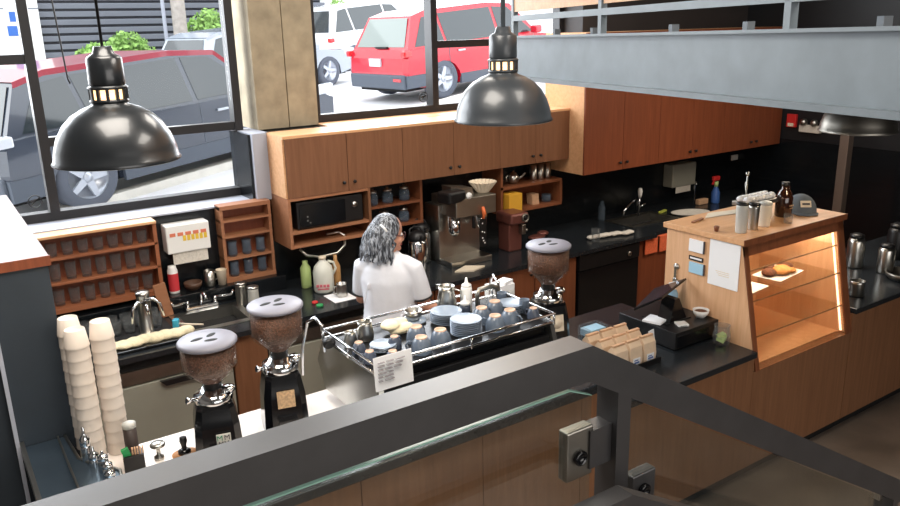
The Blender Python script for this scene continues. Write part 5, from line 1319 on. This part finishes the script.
mp.inputs['Scale'].default_value = (60, 60, 9); nz = nt.nodes.new('ShaderNodeTexNoise'); nz.inputs['Scale'].default_value = 1; nz.inputs['Detail'].default_value = 6; nz.inputs['Distortion'].default_value = 1.5
rp = nt.nodes.new('ShaderNodeValToRGB'); rp.color_ramp.elements[0].position = .44; rp.color_ramp.elements[1].position = .62
rp.color_ramp.elements[0].color = srgb((34, 38, 46)); rp.color_ramp.elements[1].color = srgb((156, 162, 172))
nt.links.new(tc.outputs['Object'], mp.inputs['Vector']); nt.links.new(mp.outputs['Vector'], nz.inputs['Vector']); nt.links.new(nz.outputs['Fac'], rp.inputs['Fac']); nt.links.new(rp.outputs['Color'], bb.inputs['Base Color']); bb.inputs['Roughness'].default_value = .45
hair = obj('hair', ha, hm, ps); remesh(hair, .0034, 0)
obj('hair_clip', MB().tube([HY @ Vector(p) for p in ((.066, -.085, .075), (.084, -.062, .055), (.094, -.048, .035))], .007, n=10), 'paper', ps)

# ================================================================== outside
# street rising to the right
SL = .08
gz_ = lambda x, y=0: 1.0+SL*(x-1.5)
gm = MB()
V = [(-30, 9.3-12.2), (60, 9.3+22.6), (60, 90), (-30, 90)]
gm.quad([(-30, 6.14, gz_(-30)), (60, 6.14, gz_(60)), (60, 90, gz_(60)), (-30, 90, gz_(-30))])
struct('ground_street', gm, 'asphalt')
ud = Vector((.93, .36, .93*SL)).normalized()
yaw = math.atan2(ud.y, ud.x); pitch = -math.asin(ud.z)
ks = MB()
p0 = Vector((1.38, 9.15, gz_(1.38)))
for k in (-9, -6, -3, 0, 3, 6, 9, 12, 15):
    a = p0+ud*k; T = Matrix.Translation(a) @ Euler((0, pitch, yaw)).to_matrix().to_4x4()
    ks.box(0, 2.985, -.16, 0, -.10, .10, T)
struct('trim_9', ks, 'kerb')

def car(name_lab, loc, L=4.6, W=1.84, H=1.66, paint='car_red', roof=None, glass='car_glass', yaw_=yaw, tyre='tyre', clad=True, fwd=True):
    """loc: ground point under the middle of the near (right-hand) side, heading along local +x; near side is local -y"""
    t = thing('car', name_lab, 'car', loc); t.rotation_euler = Euler((0, pitch, yaw_)); 
    hl = L/2; wr = .355; ax = (-hl+.84, hl-.92); gc = .24; belt = .96*H/1.66
    def prof(arch=True):
        p = [(-hl+.03, gc+.10), (-hl+.0, .55), (-hl+.03, .80), (-hl+.10, belt+.02)]
        p += [(-hl+.8, belt+.04), (hl-1.55, belt+.02), (hl-1.2, belt+.01), (hl-.35, belt-.10), (hl-.08, belt-.24), (hl, .60), (hl-.02, gc+.08)]
        for cxx in reversed(ax):
            p.append((cxx+wr+.06, gc))
            for j in range(9): a = PI*j/8; p.append((cxx+(wr+.06)*math.cos(a), gc+.06+(wr+.03)*math.sin(a)))
            p.append((cxx-wr-.06, gc))
        p[-1] = (ax[0]-wr-.06, gc)
        return p
    P_ = prof()
    b = MB(); n = len(P_)
    lv = [(0.0, .05), (.10, .0), (W-.10, .0), (W, .05)]
    mid = (0, .62)
    vs = []
    for y, ins in lv:
        vs.append([b.bm.verts.new(((x-mid[0])*(1-ins*.9/hl)+mid[0], y, (z-mid[1])*(1-ins*.6)+mid[1])) for x, z in P_])
    for A_, B_ in zip(vs, vs[1:]):
        for q in range(n): b.bm.faces.new((A_[q], A_[(q+1) % n], B_[(q+1) % n], B_[q]))
    b.bm.faces.new(vs[0]); b.bm.faces.new(list(reversed(vs[-1])))
    obj('car_body', b, paint, t)
    obj('underside', MB().box(-hl+.1, hl-.15, .22, W-.22, .2, belt-.1), 'black_matte', t)
    # greenhouse
    G = [(-hl+.12, belt), (-hl+.42, H-.10), (-hl+.75, H-.02), (0.1-.2, H), (.55, H-.06), (hl-1.22, belt)]
    tp_ = lambda z: .06+.24*(z-belt)/(H-belt)
    g = MB()
    A_ = [g.bm.verts.new((x, tp_(z), z)) for x, z in G]; B_ = [g.bm.verts.new((x, W-tp_(z), z)) for x, z in G]
    nn = len(G)
    for q in range(nn): g.bm.faces.new((A_[q], A_[(q+1) % nn], B_[(q+1) % nn], B_[q]))
    g.bm.faces.new(A_); g.bm.faces.new(list(reversed(B_)))
    cab = obj('roof_cabin', g, paint, t)
    if roof:
        rm_ = MB(); e_ = .008
        TT = [(-hl+.40, H-.10), (-hl+.75, H-.02), (-.1, H), (.55, H-.06), (hl-1.24, belt+.03)]
        lo_ = [rm_.bm.verts.new((x, tp_(z)-e_-.012, z+e_)) for x, z in TT]; hi_ = [rm_.bm.verts.new((x, W-tp_(z)+e_+.012, z+e_)) for x, z in TT]
        for q in range(len(TT)-2): rm_.bm.faces.new((lo_[q], lo_[q+1], hi_[q+1], hi_[q]))
        lw = [rm_.bm.verts.new((x, tp_(z)-e_-.012, z-.075)) for x, z in TT]
        for q in range(len(TT)-1): rm_.bm.faces.new((lo_[q], lo_[q+1], lw[q+1], lw[q]))
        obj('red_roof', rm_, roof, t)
    # windows slightly proud of the cabin
    def side(poly, nm):
        for s_ in (0, 1):
            m = MB(); f = (lambda z: tp_(z)-.006) if s_ == 0 else (lambda z: W-tp_(z)+.006)
            m.bm.faces.new([m.bm.verts.new((x, f(z), z)) for x, z in poly]); m._fin(m.bm.faces[:], False)
            obj(nm, m, glass, t)
    side([(-hl+.30, belt+.05), (-hl+.62, H-.14), (-hl+.95, H-.10), (-hl+1.0, belt+.05)], 'side_window')
    side([(-hl+1.06, belt+.05), (-hl+1.01, H-.10), (-.02, H-.085), (.0, belt+.05)], 'side_window')
    side([(.07, belt+.05), (.05, H-.085), (.45, H-.12), (hl-1.36, belt+.05)], 'side_window')
    m = MB(); e = .012
    m.quad([(-hl+.155-e, .18, belt+.06), (-hl+.155-e, W-.18, belt+.06), (-hl+.40-e, W-.33, H-.13), (-hl+.40-e, .33, H-.13)])
    obj('rear_window', m, 'car_glass_red' if paint == 'car_red' else glass, t)
    m = MB(); m.quad([(.60+.012, .33, H-.07), (.60+.012, W-.33, H-.07), (hl-1.24+.012, W-.14, belt+.03), (hl-1.24+.012, .14, belt+.03)]); obj('windshield', m, glass, t)
    if clad:
        c = MB(); c.box(-hl-.02, -hl+.10, .06, W-.06, gc+.02, .52, bev=.03); c.box(ax[0]+wr+.07, ax[1]-wr-.07, -.012, .04, gc-.02, .40)
        c.box(hl-.08, hl+.02, .06, W-.06, gc+.02, .50, bev=.03)
        c.box(-hl+.02, ax[0]-wr-.05, -.014, .05, gc+.04, .50)
        obj('lower_cladding', c, 'car_trim', t)
    for s_ in (0, 1):
        y = -.015 if s_ == 0 else W-.10
        obj('tail_lamp', MB().box(-hl-.010, -hl+.16, y, y+.115, .82, .93, bev=.02), 'lamp_clear' if roof else 'tail', t)
        obj('headlamp', MB().box(hl-.36, hl-.02, y, y+.115, .66, .80, bev=.03), 'lamp_clear', t)
        obj('door_mirror', MB().box(hl-1.52, hl-1.34, (-.19 if s_ == 0 else W+.01), (-.01 if s_ == 0 else W+.19), belt+.02, belt+.17, bev=.04), paint, t)
        for k in range(2):
            obj('door_handle', MB().box((-hl+1.25, .28)[k]-.02, (-hl+1.25, .28)[k]+.15, (-.03 if s_ == 0 else W), (0 if s_ == 0 else W+.03), belt-.12, belt-.09, bev=.008), 'rim', t)
    obj('rear_reflector', MB().box(-hl-.03, -hl-.005, .15, .38, .40, .45), 'tail', t)
    obj('number_plate', MB().box(-hl-.02, -hl+.02, W/2-.17, W/2+.17, .66, .80), 'lamp_clear', t)
    obj('rear_wiper', MB().box(-hl+.10, -hl+.16, W/2-.25, W/2+.1, belt+.04, belt+.07), 'black', t)
    seam = MB()
    for x in (-hl+1.03, .03, hl-1.42): seam.box(x-.006, x+.006, -.003, .01, .42, belt)
    obj('door_seams', seam, 'car_trim', t)
    for x in ax:
        for s_ in (0, 1):
            T = Matrix.Translation((x, .03 if s_ == 0 else W-.03, wr)) @ Matrix.Rotation(R(90 if s_ == 0 else -90), 4, 'X')
            w_ = obj('wheel', MB().lathe([(.23, .03), (.30, .035), (wr-.01, .02), (wr, -.02), (wr, -.17), (wr-.02, -.20), (.2, -.21)], (0, 0, 0), 36, cap0=False, mat=T), tyre, t)
            rm = MB().lathe([(.235, .022), (.245, .03), (.225, .012), (.215, -.05), (0, -.06)], (0, 0, 0), 36, cap0=False, mat=T)
            for q in range(5):
                a = 2*PI*q/5
                Q = T @ Matrix.Rotation(a, 4, 'Z'); rm.prism([(.02, -.045), (.225, -.028), (.225, .028), (.02, .045)], -.02, .012, 'Z', mat=Q)
            rm.lathe([(.055, .0), (.05, .022), (0, .024)], (0, 0, 0), 18, mat=T)
            obj('wheel_rim', rm, 'rim', w_)
    return t
def onst(x, y): return (x, y, gz_(x))
q0 = Vector((1.45, 8.98, 0))
mid = q0+Vector((.93, .36, 0))*1.535
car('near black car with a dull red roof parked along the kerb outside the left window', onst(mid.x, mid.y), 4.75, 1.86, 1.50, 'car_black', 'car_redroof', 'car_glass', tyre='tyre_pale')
car('bright red car parked outside the right window, seen from its rear corner', onst(9.64, 12.35), 4.65, 1.84, 1.60, 'car_red', None, 'car_glass', yaw_=R(6), tyre='tyre_pale')
car('white car behind the bright red car, partly hidden by the pillar', onst(11.9, 20.5), 4.8, 1.9, 1.75, 'car_white', None, 'car_glass', yaw_=R(18), tyre='tyre_pale')
car('silver car parked across the street beyond the near black car', onst(7.0, 16.6), 4.5, 1.8, 1.50, 'car_silver', 'car_silver', 'car_glass', clad=False, tyre='tyre_pale')

# buildings and planting across the street
bld = thing('building', 'pale building with dark horizontal louvres across the street behind the shrubs', 'building', (0, 27, 1))
obj('wall', MB().box(-14, 3.6, 0, 6, 0, 9).box(3.6, 13.4, .6, 6, 0, 9), 'ext_white', bld)
lv_ = MB()
for k in range(30): lv_.cbox((8.35, .35, .3+k*.24), (9.5, .03, .16), rx=R(25))
obj('louvre_slats', lv_, 'louvre', bld)
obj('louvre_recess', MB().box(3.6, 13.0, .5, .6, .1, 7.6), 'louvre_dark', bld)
obj('wall_joints', MB().box(-10, 3.6, -.01, 0, 2.6, 2.64).box(-10, 3.6, -.01, 0, 3.9, 3.94), 'louvre', bld)
sgn = thing('street_sign', 'blue and white street sign on a post at the far left outside', 'sign', (1.50, 13.5, gz_(1.5)))
obj('post', MB().cyl((0, 0, 0), (0, 0, 2.6), .03), 'pole_grey', sgn)
obj('sign_plate', MB().box(-.16, .16, -.05, -.03, 1.30, 2.9, bev=.01), 'ext_white', sgn)
obj('sign_band', MB().box(-.15, .15, -.056, -.05, 1.82, 1.96).box(-.10, .10, -.056, -.05, 2.02, 2.16), 'sign_blue', sgn)
pw = thing('utility_pole', 'pale timber utility pole standing among the shrubs across the street', 'pole', (6.45, 22.6, gz_(6.45)-.05))
obj('pole', MB().cyl((0, 0, 0), (0, 0, 9), .19, .17, n=20), 'pole_grey', pw)
obj('conduit', MB().cyl((-.4, 0, 0), (-.4, 0, 9), .05), 'plinth', pw)
def shrub(x, y, w_, h, m, lab):
    random.seed(int(x*31+y*7))
    t = thing('shrub', lab, 'shrub', (x, y, gz_(x)))
    f = MB(); bm_l = f.bm
    for k in range(3200):
        a = random.uniform(0, 6.28); r = math.sqrt(random.uniform(0, 1))*.5*w_; zz = random.uniform(0, 1)
        z = h*(.08+.92*zz*math.sqrt(max(.0, 1-(r/(.52*w_))**2)*.8+.2))
        c = Vector((r*math.cos(a)*(1+.15*math.sin(5*a)), r*math.sin(a)*.6, z)); s_ = random.uniform(.05, .11)
        d1 = Vector((random.gauss(0, 1), random.gauss(0, 1), random.gauss(0, 1))).normalized(); d2 = d1.orthogonal().normalized()*.6
        bm_l.faces.new([bm_l.verts.new(c+d1*s_), bm_l.verts.new(c+d2*s_), bm_l.verts.new(c-d1*s_), bm_l.verts.new(c-d2*s_)])
    o = obj('foliage', f, m, t)
    obj('stem', MB().tube([(0, 0, 0), (.03, 0, h*.5)], .03), 'pole_grey', t)
for k, (x, y, w_, h, m, lab) in enumerate(((4.4, 23.2, 1.5, 1.4, 'leaf', 'green shrub left of the others, above the near black car roof'), (5.55, 25.0, 1.6, 1.6, 'leaf', 'green shrub in the middle in front of the dark louvres'), (7.5, 23.3, 1.6, 2.0, 'leaf', 'green shrub right of the timber pole'), (9.1, 24.6, 1.6, 2.1, 'leaf', 'rightmost green shrub, beside the concrete pillar'),
        (.45, 12.2, .9, 1.2, 'leaf_dry', 'yellowish shrub at the far left beside the rear of the near black car'), (-.1, 14.5, 1.4, 1.5, 'leaf', 'green shrub at the far left beneath the blue street sign'), (15.5, 33.5, 3.2, 3.2, 'leaf', 'distant green shrub above the white car'))):
    shrub(x, y, w_, h, m, lab)
